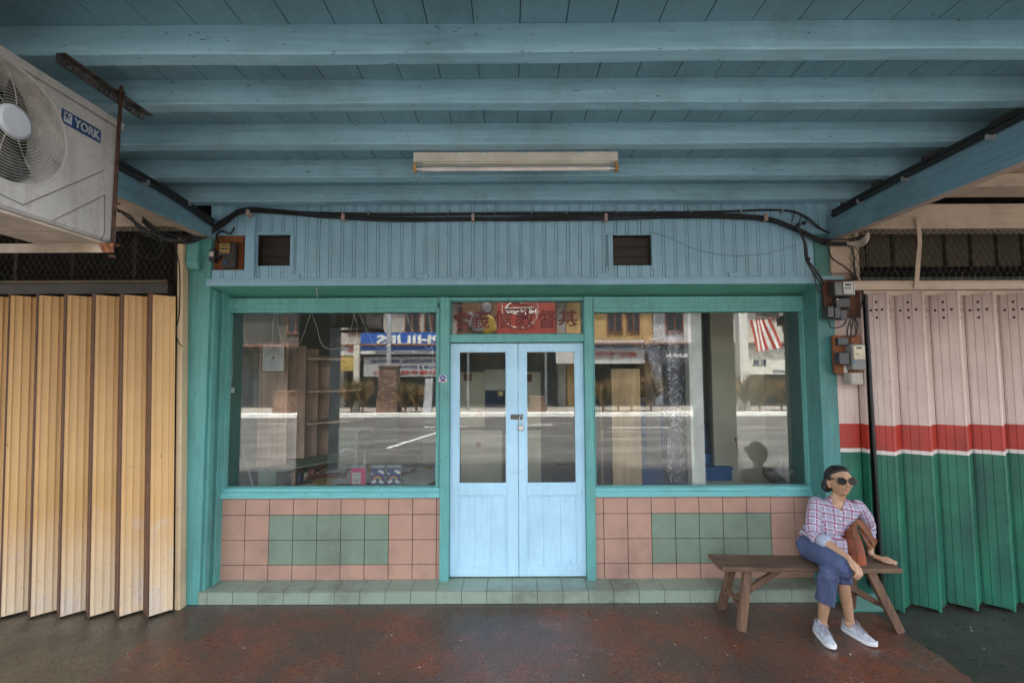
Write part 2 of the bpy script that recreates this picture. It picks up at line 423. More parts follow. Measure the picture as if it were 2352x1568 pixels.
dr = leaf(ax(1189.6)+.0015, .616, ax(1208), ax(1323), 0, 0, 1)
hk = MB(); hp = atY(1188,957,4.045)
q = MB(); q.box(hp[0]-.058,hp[0]+.050,4.036,4.0445,hp[1]-.021,hp[1]+.021); q.box(hp[0]+.015,hp[0]+.045,4.030,4.036,hp[1]-.012,hp[1]+.014)
q.build('hasp', plain('dull steel hasp', (.11,.10,.085), .5, .8), dl, bevel=.002)
# padlock hanging from the hasp: its own thing
lk = thing('padlock', 'small steel padlock hanging from the hasp between the door leaves', 'padlock', (hp[0]+.03,4.026,hp[1]-.115))
lx, lz = hp[0]+.030, hp[1]
q = MB(); q.tube(bez([(lx-.012,4.026,lz-.06),(lx-.013,4.026,lz-.01),(lx-.008,4.026,lz+.006),(lx+.003,4.026,lz+.009),(lx+.013,4.026,lz+.004),(lx+.016,4.026,lz-.01),(lx+.015,4.026,lz-.075)],6), .0033, 8)
q.build('shackle', m_steel, lk)
q = MB(); q.box(lx-.024,lx+.022,4.013,4.034,lz-.112,lz-.066); q.build('lock_body', m_steel, lk, bevel=.006)
# ---- soffit between upper wall and window heads
q = MB()
q.hexa([(-2.50,FF-.002,2.5325),(2.60,FF-.002,2.5325),(2.60,W+.08,2.4635),(-2.50,W+.08,2.4635),(-2.50,FF-.002,2.5345),(2.60,FF-.002,2.5345),(2.60,W+.08,2.50),(-2.50,W+.08,2.50)])
q.build('soffit', m_green, shop)
# ---- upper wall of vertical boards with two square vents and the meter recess
openings = [(-2.108,-1.828,2.706,2.966),(.838,1.160,2.696,2.951),(-2.497,-2.21,2.672,2.962)]
uw = MB(); x = -2.497; pitch = .0985
def piece(a, b, z0, z1, y):
    uw.box(a,b,y,y+.018,z0,z1)
while x < 2.73:
    a, b = x+.0015, min(2.73, x+pitch-.0015); y = FF+.012+random.uniform(-.001,.001)
    for (s0, s1) in ((a, a+.019), (a+.0225, b)):
        if s1 <= s0: continue
        zs = 2.60; segs = [(2.60,3.30)]
        for (o0,o1,oz0,oz1) in openings:
            if s1 > o0+.004 and s0 < o1-.004: segs = [(2.60,oz0),(oz1,3.30)]
        for (z0,z1) in segs: piece(s0, s1, z0, z1, y)
    x += pitch
upper = uw.build('upper_wall', m_wallb, shop, bevel=.0015)
q = MB()
def back(x0,x1,z0,z1,y): q.box(x0,x1,y,y+.02,z0,z1)
q.box(-2.497,2.73,FF+.0315,FF+.05,2.97,3.30); q.box(-1.82,.83,FF+.0315,FF+.05,2.60,2.97); q.box(1.165,2.73,FF+.0315,FF+.05,2.60,2.97); q.box(-2.497,2.73,FF+.0315,FF+.05,2.56,2.665)
q.build('backing', m_wallb, upper)
m_louv = paint('dark louvre board', (.028,.020,.014), grain='x', dirtamt=.3)
for (a,b,z0,z1) in openings:
    v = MB(); v.box(a-.01,b+.01,FF+.11,FF+.13,z0-.01,z1+.01)
    v.box(a-.02,a-.0,FF+.051,FF+.11,z0-.01,z1+.01); v.box(b,b+.02,FF+.051,FF+.11,z0-.01,z1+.01); v.box(a,b,FF+.051,FF+.11,z1,z1+.02); v.box(a,b,FF+.051,FF+.11,z0-.02,z0)
    n = 3
    for i in range(n):
        h = (z1-z0)/n; v.box(a+.002,b-.002,FF+.085,FF+.107,z0+i*h+.002,z0+(i+1)*h-.003)
    v.build('vent', m_louv, upper)
q = MB(); q.box(-2.505,2.735,FF-.016,FF+.03,2.535,2.575); q.box(-2.505,2.735,FF-.004,FF+.03,2.575,2.598)
for x_ in (-1.79,-.73,.75,1.83):
    q.box(x_-.045,x_+.045,FF-.006,FF+.012,2.598,2.632)
q.build('ledge', m_wallb, upper, bevel=.003)
q = MB(); q.box(-2.195,-2.115,FF-.012,FF+.011,2.59,3.12); q.box(-2.135,-2.115,FF-.016,FF-.012,2.60,3.12)
q.build('post', m_wallb, upper, bevel=.003)
for bx_ in ((.80,.838,2.66,2.98),(1.160,1.19,2.66,2.98),(-1.828,-1.80,2.66,2.966),(-2.108,-1.80,2.9665,2.985)):
    q = MB(); q.box(bx_[0],bx_[1],FF,FF+.011,bx_[2],bx_[3]); q.build('vent_trim', m_wallb, upper, bevel=.002)
# inside lining so the house is closed
m_intw = plain('interior wall', (.62,.58,.48), .8, var=.1, ns=2)
m_intd = plain('interior partition', (.28,.27,.23), .85, var=.2, ns=2)
q = MB(); q.box(-2.68,-2.58,4.26,7.2,.09,3.29); q.build('inner_wall', plain('left inner wall', (.5,.5,.46), .85, ns=2), shop)
q = MB(); q.box(2.60,2.70,4.26,7.2,.09,3.29); q.build('inner_wall', m_intw, shop)
q = MB(); q.box(-2.68,2.70,7.2,7.3,.09,3.29); q.build('inner_wall', m_intd, shop)
q = MB(); q.box(-2.68,2.70,4.31,7.2,.04,.095); q.build('shop_floor', plain('shop floor tile', (.3,.26,.2), .5), shop)
q = MB(); q.box(-2.68,2.70,FF+.14,7.3,3.31,3.36); q.build('shop_ceiling', m_intd, shop)
q = MB(); q.box(-2.68,2.70,4.16,4.28,2.464,3.29); q.build('inner_wall', m_intd, shop)
# ---- ceiling of the walkway
ZC = 3.305; ZJ = 3.180
xl = atZ(1198,42,ZC)[0]; cb = MB(); k = -16
for k in range(-16, 17):
    a = xl+.1962*k+.002; b = a+.1922
    if b < -2.9 or a > 3.05: continue
    a = max(a,-2.9); b = min(b,3.05); dz = random.uniform(0,.0015)
    y = 1.15
    cb.box(a,b,y,FF+.01,ZC+dz,ZC+.02)
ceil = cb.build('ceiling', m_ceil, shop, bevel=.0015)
q = MB(); q.box(-2.9,3.05,1.15,FF,ZC+.021,ZC+.20); q.build('floor_above', m_dark, ceil)
for i, (y0,y1) in enumerate(((1.535,1.62),(1.909,1.994),(2.285,2.368),(2.712,2.800),(3.182,3.275),(3.640,3.735))):
    q = MB(); N = 40; x0, x1 = -2.715, 2.855
    ta = [random.uniform(-.004,.004) for _ in range(6)]
    sk = (.030 if i == 1 else .010 if i == 2 else 0)
    vs = []; fs = []
    for j in range(N+1):
        u = j/N; X = x0+(x1-x0)*u
        dz = .003*math.sin(u*9+i*2)+.0015*math.sin(u*31+i); dy = -sk*max(0,(u-.35))+.002*math.sin(u*14+i)
        z0 = ZJ+dz; e = .007
        vs += [(X,y0+dy,ZC-.0005),(X,y0+dy,z0+e),(X,y0+dy+e,z0),(X,y1+dy-e,z0),(X,y1+dy,z0+e),(X,y1+dy,ZC-.0005)]
    for j in range(N):
        for a in range(5): fs.append((j*6+a, j*6+a+1, (j+1)*6+a+1, (j+1)*6+a))
    fs += [tuple(range(6)), tuple(N*6+a for a in range(6))[::-1]]
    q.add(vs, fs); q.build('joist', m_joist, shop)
# ---- cross beams along the party walls
def crossbeam(xi, xo, zb, zt, mat2):
    q = MB(); s = 1 if xo > xi else -1
    q.box(min(xi,xi+s*.03),max(xi,xi+s*.03),1.35,FF-.001,zb,zt)
    b = q.build('cross_beam', m_beamp, shop, bevel=.005)
    q = MB(); q.box(min(xi+s*.0305,xo),max(xi+s*.0305,xo),1.35,FF-.001,zb+.003,zt)
    q.build('beam_back', mat2, b, bevel=.004)
    q = MB(); xe = 2.86 if s > 0 else -2.72
    q.box(min(xe,xe+s*.02),max(xe,xe+s*.02),1.40,FF-.02,zt-.01,ZC-.003)
    q.build('infill_board', plain('infill paint', (.10,.085,.08), .8), b)
    return b
cbR = crossbeam(2.61, 2.71, 2.895, 3.10, m_cream)
cbL = crossbeam(-2.43, -2.55, 2.925, 3.09, m_cream)
# ---- front pillars out on the street side and the storey above (they shade the walkway)
for cx in (-2.68, 2.80):
    q = MB(); q.box(cx-.21,cx+.21,1.36,1.78,-.18,3.10); q.build('front_pillar', plain('street pillar plaster', (.30,.33,.32), .8), shop)
q = MB(); q.box(-2.9,3.05,1.10,1.36,3.10,7.2); q.box(-2.9,3.05,1.36,1.50,3.55,7.2)
q.build('front_wall', plain('upper storey plaster', (.42,.40,.36), .85), shop)
q = MB(); q.hexa([(-2.95,.55,7.2),(3.10,.55,7.2),(3.10,7.4,8.3),(-2.95,7.4,8.3),(-2.95,.55,7.3),(3.10,.55,7.3),(3.10,7.4,8.4),(-2.95,7.4,8.4)])
q.build('roof', plain('clay roof', (.22,.09,.05), .85), shop)

# ================================================================ NEIGHBOUR LEFT (yellow folding gate)
def mesh_grille(x0,x1,z0,z1,y,cw,chh,parent,mat):
    q = MB(); n = int((x1-x0)/cw)+1; rows = int((z1-z0)/chh)+1
    for i in range(n):
        xx = x0+i*cw
        for j in range(rows):
            za = z0+j*chh
            for (s, p0, p1) in ((1,0,.5),(1,.5,1)):
                for sg in (1,-1):
                    xa = xx+(cw/2 if p0 else 0)*sg; xb = xx+(0 if p0 else cw/2)*sg
                    if max(xa,xb) > x1 or min(xa,xb) < x0: continue
                    q.bar((xa,y,za+chh*p0),(xb,y,za+chh*p1),.0025,.0035,up=(0,1,0))
    return q.build('mesh_grille', mat, parent)
m_mesh = plain('old wire mesh', (.05,.042,.025), .7, .3, var=.5, ns=30)
nl = thing('neighbouring_shop', 'neighbouring shop on the left closed by a yellow folding gate', 'shop', (-4,3.75,0))
def ygate():
    t = NT('yellow gate paint'); x = t.xyz(); 
    base = t.mix(t.ramp(t.noise(1.4, detail=5), [(.3,0),(.7,1)]), (.74,.46,.195), (.62,.36,.13))
    zf = t.ramp(t.math('MULTIPLY', t.math('ADD', x[2], t.math('MULTIPLY', t.noise(3,detail=6), .5)), .8), [(.25,.95),(.85,0)])
    base = t.mix(zf, base, (.76,.60,.41))
    pat = t.math('MULTIPLY', t.ramp(t.noise(2.6, detail=7), [(.56,0),(.64,1)]), t.ramp(t.math('MULTIPLY', x[2], .8), [(.4,1),(.75,0)]))
    base = t.mix(t.math('MULTIPLY', pat, .8), base, (.66,.56,.45))
    st = t.ramp(t.noise(6, t.co((9,9,.35)), detail=6), [(.52,0),(.8,.28)])
    base = t.mix(st, base, (.34,.19,.085))
    sm_ = t.math('MULTIPLY', t.ramp(t.noise(11, t.co((5,5,1.2)), detail=6, rough=.7), [(.60,0),(.68,.6)]), t.ramp(x[2], [(.25,1),(.6,0)]))
    base = t.mix(sm_, base, (.22,.15,.09))
    base = t.mix(t.ramp(t.noise(26, t.co((1,1,.5)), detail=3), [(.73,0),(.75,.8)]), base, (.12,.07,.045))
    return t.fin(base, .5, t.bump(t.noise(90), .12, .002))
m_ygate = ygate(); m_ybrown = paint('brown gate edge', (.115,.045,.018), grain='z', dirtamt=.3)
gl = thing  # alias unused
gp = MB(); gp.box(-4.95,-2.72,3.83,3.86,.0,.012); gate = gp.build('folding_gate', m_dark, nl)
# zigzag leaves
na = atZ(68,1395.5,.02); fa = atZ(131,1381.6,.02)
PER = .2207; YN = 3.615; YR = 3.725; dxp = .105
xr = -2.7176; LEAN = .031
def lean(q):
    q.v = [(x_-LEAN*z_, y_, z_) for x_,y_,z_ in q.v]; return q
for k in range(11):
    a = xr-PER*k       # near end of the leaf (left)
    p = MB(); seg = []
    # ribbed sheet from (a,YN) to (a+dxp,YR)
    prof = [0,.02,.03,.16,.17,.18,.19,.46,.47,.48,.49,.75,.76,.77,.78,.92,.93,.97,1.0]
    off =  [0,0,.0,.0,-.009,-.009,0,0,-.009,-.009,0,0,-.009,-.009,0,0,-.010,-.010,-.005]
    d = Vector((dxp,YR-YN,0)); L = d.length; dn = d.normalized(); nn = Vector((dn.y,-dn.x,0))
    pts = [Vector((a,YN,0))+dn*L*u+nn*o_*-1 for u, o_ in zip(prof,off)]
    vs = []
    for q_ in pts: vs += [(q_.x,q_.y,.018),(q_.x,q_.y,2.435)]
    b_ = [(q_-nn*.016) for q_ in pts]
    for q_ in b_: vs += [(q_.x,q_.y,.018),(q_.x,q_.y,2.435)]
    n = len(pts); fs = []
    for i in range(n-1):
        fs.append((2*i,2*i+2,2*i+3,2*i+1)); o_ = 2*n; fs.append((o_+2*i,o_+2*i+1,o_+2*i+3,o_+2*i+2))
        fs.append((2*i+1,2*i+3,o_+2*i+3,o_+2*i+1)); fs.append((2*i,o_+2*i,o_+2*i+2,2*i+2))
    fs.append((0,1,2*n+1,2*n)); fs.append((2*n-2,4*n-2,4*n-1,2*n-1))
    p.add(vs, fs); lean(p).build('gate_leaf', m_ygate, gate)
    r_ = MB(); r_.bar((a-.004,YN-.004,1.215),(a-.004-(PER-dxp)+.008,YR+.004,1.215),2.425,.012,up=(1,1,0))
    # return strip: narrow brown face
    r_ = MB(); A = Vector((a-.001,YN-.006,0)); B = Vector((a-(PER-dxp)+.001,YR-.012,0)); dd = (B-A).normalized(); n2 = Vector((-dd.y,dd.x,0))*-.010
    r_.hexa([(A.x,A.y,.006),(A.x+n2.x,A.y+n2.y,.006),(B.x+n2.x,B.y+n2.y,.006),(B.x,B.y,.006),(A.x,A.y,2.445),(A.x+n2.x,A.y+n2.y,2.445),(B.x+n2.x,B.y+n2.y,2.445),(B.x,B.y,2.445)])
    lean(r_).build('gate_edge', m_ybrown, gate)
q = MB(); q.box(-2.615,-2.572,3.745,3.815,0,2.93); lean(q).build('gate_post', m_creamv, nl, bevel=.003)
q = MB(); q.box(-5.6,-2.736,3.70,3.80,2.455,2.545); q.build('gate_track', paint('track paint', (.022,.014,.009), grain='x'), nl, bevel=.003)
q = MB(); q.tube([(-5.6,3.69,2.553),(-2.736,3.69,2.553)], .012); q.build('rail', paint('rail paint', (.10,.07,.04), grain='x'), nl)
mesh_grille(-5.3,-2.75,2.56,3.10,3.78,.050,.086,nl,m_mesh)
q = MB(); q.box(-5.6,-2.70,3.76,3.90,3.02,3.20); q.build('head_beam', m_cream, nl)
q = MB(); q.box(-5.6,-2.76,1.2,4.0,3.30,3.36); q.build('ceiling', paint('left neighbour ceiling', (.34,.27,.19), grain='x'), nl)
q = MB()
for y_ in (1.7,2.3,2.9,3.5): q.box(-5.6,-2.76,y_,y_+.07,3.17,3.30)
q.build('joist', m_cream, nl)
q = MB(); q.box(-5.6,-2.69,4.9,5.0,-.1,3.5); q.box(-5.7,-5.6,3.9,5.0,-.1,3.5); q.box(-5.6,-2.69,3.91,4.9,3.4,3.5); q.box(-5.6,-2.69,3.91,4.9,-.05,-.004)
q.build('inner_wall', m_dark, nl)
q = MB(); 
for x_ in (-4.9,-4.4,-3.9,-3.35,-2.98): q.box(x_,x_+.03,4.1,4.13,0.0,3.38)
q.build('inner_bar', plain('red brown bars', (.03,.012,.008), .7), nl)

# ================================================================ NEIGHBOUR RIGHT (pink, red and green folding gate)
nr = thing('neighbouring_shop', 'neighbouring shop on the right with a pink, red, white and green folding gate', 'shop', (4,3.75,0))
def banded(name, wx):
    t = NT(name); x = t.xyz(); z = x[2]; zz = t.math('ADD', z, t.math('MULTIPLY', t.math('SUBTRACT', t.noise(14), .5), .006))
    pk = t.mix(t.ramp(t.noise(1.8, detail=7), [(.35,0),(.7,1)]), (.60,.47,.40), (.47,.34,.285))
    st = t.ramp(t.noise(5, t.co((7,7,.5)), detail=7), [(.45,0),(.7,.6)])
    pk = t.mix(t.math('MULTIPLY', st, .6), pk, (.33,.23,.19))
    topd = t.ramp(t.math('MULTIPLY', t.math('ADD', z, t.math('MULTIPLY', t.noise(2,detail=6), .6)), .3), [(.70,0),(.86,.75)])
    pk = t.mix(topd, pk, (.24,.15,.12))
    pk = t.mix(t.ramp(t.noise(60, t.co((1,1,.6)), detail=4), [(.62,0),(.72,.45)]), pk, (.20,.14,.115))
    gn = t.mix(t.ramp(t.noise(2.1, detail=6), [(.35,0),(.68,1)]), (.012,.155,.085), (.010,.065,.042))
    gn = t.mix(t.ramp(t.noise(4, t.co((4,4,.4)), detail=7), [(.48,0),(.72,.55)]), gn, (.010,.045,.035))
    gn = t.mix(t.ramp(t.noise(40, detail=7, rough=.75), [(.52,0),(.75,.35)]), gn, (.05,.22,.16))
    rd = t.mix(t.ramp(t.noise(4, detail=6), [(.45,0),(.7,.7)]), (.36,.026,.012), (.20,.020,.012))
    c = t.mix(t.math('GREATER_THAN', zz, 1.168), gn, (.60,.52,.47))
    c = t.mix(t.math('GREATER_THAN', zz, 1.198), c, rd)
    c = t.mix(t.math('GREATER_THAN', zz, 1.394), c, pk)
    # rust chips
    c = t.mix(t.ramp(t.noise(22, t.co((1,1,.45)), detail=4), [(.73,0),(.75,.8)]), c, (.07,.04,.03))
    return t.fin(c, .5, t.bump(t.noise(90), .15, .002))
m_band = banded('banded gate paint', 0)
q = MB(); q.box(2.79,5.6,3.86,3.89,0,.012); rgate = q.build('folding_gate', m_dark, nr)
ridge0 = 2.936; PR = .279
m_hole = plain('black hole', (.004,.004,.004), .9)
for k in range(9):
    xr_ = ridge0+PR*k; xv = xr_-.120   # valley (far) to ridge (near)
    if k == 0: xv = 2.846
    YNr, YFr = 3.660, 3.765
    yf = YFr if k else 3.735
    d = Vector((xr_-xv, YNr-yf, 0)); L = d.length; dn = d.normalized(); nn = Vector((dn.y,-dn.x,0))
    prof = [0,.05,.06,.30,.31,.325,.335,.62,.63,.645,.655,.93,1.0]; off = [0,0,.004,.004,.0,.0,.004,.004,0,0,.004,.004,.004]
    pts = [Vector((xv,yf,0))+dn*L*u+nn*o_ for u, o_ in zip(prof,off)]
    zt = 2.425+random.uniform(-.004,.004); zb_ = .02+random.uniform(-.008,.008); vs = []; n = len(pts)
    for q_ in pts: vs += [(q_.x,q_.y,zb_),(q_.x,q_.y,zt)]
    for q_ in pts: vs += [(q_.x-nn.x*.008,q_.y-nn.y*.008,zb_),(q_.x-nn.x*.008,q_.y-nn.y*.008,zt)]
    fs = []; o2 = 2*n
    for i in range(n-1):
        fs += [(2*i,2*i+2,2*i+3,2*i+1),(o2+2*i,o2+2*i+1,o2+2*i+3,o2+2*i+2),(2*i+1,2*i+3,o2+2*i+3,o2+2*i+1),(2*i,o2+2*i,o2+2*i+2,2*i+2)]
    fs += [(0,1,o2+1,o2),(o2-2,2*o2-2,2*o2-1,o2-1)]
    p = MB(); p.add(vs, fs)
    for (u_, dz) in ((.5,0),(.2,0),(.8,0),(.5,.062),(.5,-.062)):
        cpt = Vector((xv,yf,0))+dn*L*u_+nn*.0046
        vsd = [(cpt.x+dn.x*.009*math.cos(t_*PI/5), cpt.y+dn.y*.009*math.cos(t_*PI/5), 2.300+dz+.010*math.sin(t_*PI/5)) for t_ in range(10)]
        vsd2 = [(v_[0]-nn.x*.004, v_[1]-nn.y*.004, v_[2]) for v_ in vsd]
        p.rings([vsd2, vsd], mi=1, smooth=False)
    p.build('gate_leaf', [m_band, m_hole], rgate)
    t_ = MB(); t_.tube([(xr_+.008,YNr+.002,zb_-.012),(xr_+.008,YNr+.002,zt+.01)], .0135, 10)
    t_.build('hinge_tube', m_band, rgate)
    r_ = MB(); A = Vector((xr_+.018,YNr+.008,0)); B = Vector((xr_+.157,YFr+.002,0)); dd = (B-A).normalized(); n2 = Vector((-dd.y,dd.x,0))*.008
    zz0 = zb_
    for (u_,dz) in ((.35,0),(.35,.062),(.35,-.062),(.75,0)):
        cp_ = A.lerp(B,u_)-n2.normalized()*.0012 if False else A.lerp(B,u_)
        nd = Vector((dd.y,-dd.x,0)); r_.rings([[(cp_.x+nd.x*o_+dd.x*.008*math.cos(t_*PI/5), cp_.y+nd.y*o_+dd.y*.008*math.cos(t_*PI/5), 2.300+dz+.009*math.sin(t_*PI/5)) for t_ in range(10)] for o_ in (-.002,.0012)], mi=1, smooth=False)
    r_.hexa([(A.x,A.y,zz0),(A.x+n2.x,A.y+n2.y,zz0),(B.x+n2.x,B.y+n2.y,zz0),(B.x,B.y,zz0),(A.x,A.y,zt),(A.x+n2.x,A.y+n2.y,zt),(B.x+n2.x,B.y+n2.y,zt),(B.x,B.y,zt)])
    r_.build('gate_edge', [m_band, m_hole], rgate)
q = MB(); q.box(2.642,2.812,FF+.01,4.1,0,2.93); q.build('pillar', m_band, nr, bevel=.004)
q = MB(); q.hexa([(2.56,3.66,0),(2.86,3.66,0),(2.86,FF+.008,0),(2.56,FF+.008,0),(2.60,3.72,.115),(2.80,3.72,.115),(2.80,FF+.008,.15),(2.60,FF+.008,.15)])
q.build('pillar_base', paint('green plinth paint', (.014,.13,.09), grain='x', dirtamt=.6), nr, bevel=.012)
q = MB(); q.box(2.822,2.838,3.77,3.84,0,2.44); q.build('gate_post', m_band, nr)
q = MB(); q.box(2.70,5.6,3.70,3.80,2.462,2.535); q.box(2.70,5.6,3.69,3.70,2.520,2.528); q.box(2.83,5.6,3.735,3.80,2.42,2.461); q.build('gate_track', m_cream, nr, bevel=.003)
q = MB(); q.box(2.712,5.6,3.74,3.90,2.965,3.17); q.box(2.712,5.6,3.725,3.74,2.965,2.985); q.build('head_beam', m_cream, nr, bevel=.003)
q = MB(); a_ = atY(2108,505,3.72); b_ = atY(2112,560,3.715); c_ = atY(2104,666,3.69)
q.bar((a_[0],3.712,a_[1]),(b_[0],3.707,b_[1]),.034,.006,up=(0,1,0)); q.bar((b_[0],3.707,b_[1]),(c_[0],3.684,c_[1]),.034,.006,up=(0,1,0))
q.build('strap', m_cream, nr)
mesh_grille(2.74,5.2,2.545,2.965,3.76,.052,.094,nr,m_mesh)
q = MB(); q.box(2.62,2.80,3.80,3.835,2.62,2.95); q.box(2.80,2.835,3.78,3.86,2.54,2.95); q.build('post', m_cream, nr)
cb2 = MB()
for i in range(16): cb2.box(2.90,5.6,1.2+i*.165,1.2+i*.165+.155,3.30+random.uniform(0,.006),3.34)
cb2.build('ceiling', paint('right neighbour ceiling', (.34,.24,.15), grain='x', dirtamt=.5), nr)
q = MB(); q.box(2.90,5.6,3.45,3.68,3.20,3.30); q.build('joist', m_cream, nr, bevel=.003)
q = MB(); q.box(2.82,5.6,4.9,5.0,-.1,3.5); q.box(5.6,5.7,3.9,5.0,-.1,3.5); q.box(2.82,5.6,3.91,4.9,3.4,3.5); q.box(2.82,5.6,3.91,4.9,-.05,-.004)
q.build('inner_wall', m_dark, nr)
q = MB()
for i in range(9): q.box(2.84+i*.24,2.84+i*.24+.20,4.30,4.33,2.78,3.30)
q.build('inner_board', plain('cream boards', (.07,.057,.035), .8), nr)
q = MB(); q.box(2.84,5.2,4.0,4.04,2.42,2.62); q.build('inner_rail', plain('grey green rail', (.08,.11,.10), .8), nr)
# storeys over the neighbours
for root, x0, x1, cc in ((nl,-8,-2.91,(.40,.36,.28)),(nr,3.06,8,(.45,.40,.36))):
    q = MB(); q.box(x0,x1,1.10,1.36,3.0,7.0); q.box(x0,x1,1.36,7.2,6.9,7.0); q.box(x0,x1,1.36,3.9,3.37,3.5)
    q.build('upper_storey', plain('neighbour plaster', cc, .85), root)
    q = MB(); xp = x0+.2 if x0 < 0 else x1-.6; q.box(xp,xp+.4,1.36,1.78,-.18,3.0); q.build('front_pillar', plain('neighbour pillar', cc, .85), root)
# far ends of the walkway floor
q = MB(); q.box(-30,-6,.95,4.3,-.2,0.0); q.box(6,30,.95,4.3,-.2,0); tag(q.build('walkway', m_floor), kind='structure')
# ================================================================ AIR CONDITIONER on the left
AX = -1.88; AY0, AY1 = 1.30, 2.205; AZ0, AZ1 = 2.443, 3.022
ac = thing('air_conditioner', 'dirty white outdoor air conditioner unit with round fan grille hung from the ceiling', 'air conditioner', (-2.03,1.75,AZ0))
def acpaint():
    t = NT('weathered white enamel'); n = t.noise(3, detail=8, rough=.7)
    c = t.ramp(n, [(.35,(.44,.41,.38)),(.65,(.34,.315,.29))])
    c = t.mix(t.ramp(t.noise(4, t.co((1,6,.6)), detail=8), [(.5,0),(.75,.5)]), c, (.20,.17,.13))
    c = t.mix(t.ramp(t.noise(70, detail=3), [(.62,0),(.7,.5)]), c, (.14,.11,.08))
    return t.fin(c, .45, t.bump(t.noise(80), .08, .002))
m_ac = acpaint()
FC = (1.706, 2.772); FR = .222
q = MB()
# casing: front face with a circular opening
n = 64
rim = [(FC[0]+FR*math.cos(2*PI*k/n), FC[1]+FR*math.sin(2*PI*k/n)) for k in range(n)]
def rect_pt(a):
    c, s = math.cos(a), math.sin(a); ts = []
    if c > 1e-9: ts.append((AY1-.012-FC[0])/c)
    if c < -1e-9: ts.append((AY0+.012-FC[0])/c)
    if s > 1e-9: ts.append((AZ1-.03-FC[1])/s)
    if s < -1e-9: ts.append((AZ0+.012-FC[1])/s)
    t = min(ts); return (FC[0]+c*t, FC[1]+s*t)
angs = sorted([2*PI*k/n for k in range(n)])
crn = [math.atan2(z-FC[1], y-FC[0]) % (2*PI) for y in (AY0+.012, AY1-.012) for z in (AZ0+.012, AZ1-.03)]
for c_ in crn:
    i = min(range(n), key=lambda k: abs(angs[k]-c_)); angs[i] = c_
inn = [(FC[0]+FR*math.cos(a), FC[1]+FR*math.sin(a)) for a in angs]; mid_ = [(FC[0]+(FR+.012)*math.cos(a), FC[1]+(FR+.012)*math.sin(a)) for a in angs]; out_ = [rect_pt(a) for a in angs]
r1 = [(AX-.165,y,z) for y,z in inn]; r2 = [(AX+.006,y,z) for y,z in inn]; r3 = [(AX,y,z) for y,z in mid_]; r4 = [(AX,y,z) for y,z in out_]
q.rings([r1,r2,r3], cap=False); q.rings([r3,r4], cap=False, smooth=False)
ring = [(AX-.012, AY0, AZ0),(AX-.012, AY1, AZ0),(AX-.012, AY1, AZ1),(AX-.012, AY0, AZ1)]
cs = [(AX, AY0+.012, AZ0+.012),(AX, AY1-.012, AZ0+.012),(AX, AY1-.012, AZ1-.03),(AX, AY0+.012, AZ1-.03)]
q.add(cs+ring, [(i,(i+1)%4,4+(i+1)%4,4+i) for i in range(4)])
bk = [(AX-.34,y,z) for _,y,z in ring]
q.add(ring+bk, [(i,(i+1)%4,4+(i+1)%4,4+i) for i in range(4)]+[(4,5,6,7)])
q.build('casing', m_ac, ac)
q = MB(); q.box(AX-.345,AX+.005,AY0-.005,AY1+.005,AZ1,AZ1+.014); q.box(AX+.001,AX+.006,AY0-.003,AY1+.003,AZ1-.022,AZ1); q.build('top_cover', m_ac, ac, bevel=.004)
q = MB(); q.box(AX-.33,AX-.02,AY0+.01,AY1-.01,AZ0-.012,AZ0-.001)
for i in range(3): q.box(AX-.30,AX-.05,AY0+.16+i*.25,AY0+.20+i*.25,AZ0-.017,AZ0-.0125)
q.build('base_pan', plain('cream base pan', (.50,.42,.33), .55, var=.2), ac, bevel=.003)
q = MB(); q.tube([(AX-.19,FC[0],FC[1]),(AX-.17,FC[0],FC[1])], FR+.03, 48); q.build('fan_recess', m_dark, ac)
q = MB()
for k in range(3):
    a = 2*PI*k/3+.4
    for s_ in range(6):
        a0 = a+s_*.16; a1 = a+(s_+1)*.16
        q.add([(AX-.115+.010*s_,FC[0]+.05*math.cos(a0),FC[1]+.05*math.sin(a0)),(AX-.115+.010*s_,FC[0]+.20*math.cos(a0),FC[1]+.20*math.sin(a0)),
               (AX-.108+.010*s_,FC[0]+.20*math.cos(a1),FC[1]+.20*math.sin(a1)),(AX-.108+.010*s_,FC[0]+.05*math.cos(a1),FC[1]+.05*math.sin(a1))],[(0,1,2,3)])
q.build('fan_blade', m_dgrey, ac)
q = MB()
def circ(r, x, wr, nn=56): q.tube([(x,FC[0]+r*math.cos(2*PI*k/nn),FC[1]+r*math.sin(2*PI*k/nn)) for k in range(nn+1)], wr, 5, cap=False)
R_ = [.068+i*.0110 for i in range(14)]
for r in R_: circ(r, AX+.020-.018*(r/FR)**3, .0012)
for k in range(9):
    a = 2*PI*k/9+.08
    pts = [(AX+.020-.018*(r/FR)**3-.002, FC[0]+r*math.cos(a+ (r-.05)*1.6), FC[1]+r*math.sin(a+(r-.05)*1.6)) for r in [.05+.168*i/10 for i in range(11)]]
    q.tube(pts, .0018, 5)
q.build('fan_grille', plain('grille wire', (.40,.37,.31), .5, .2, var=.3, ns=20), ac)
q = MB(); q.tube([(AX+.012,FC[0],FC[1]),(AX+.024,FC[0],FC[1]),(AX+.028,FC[0],FC[1])], [.062,.062,.050], 32); q.build('fan_hub', plain('hub cap', (.42,.42,.44), .4), ac)
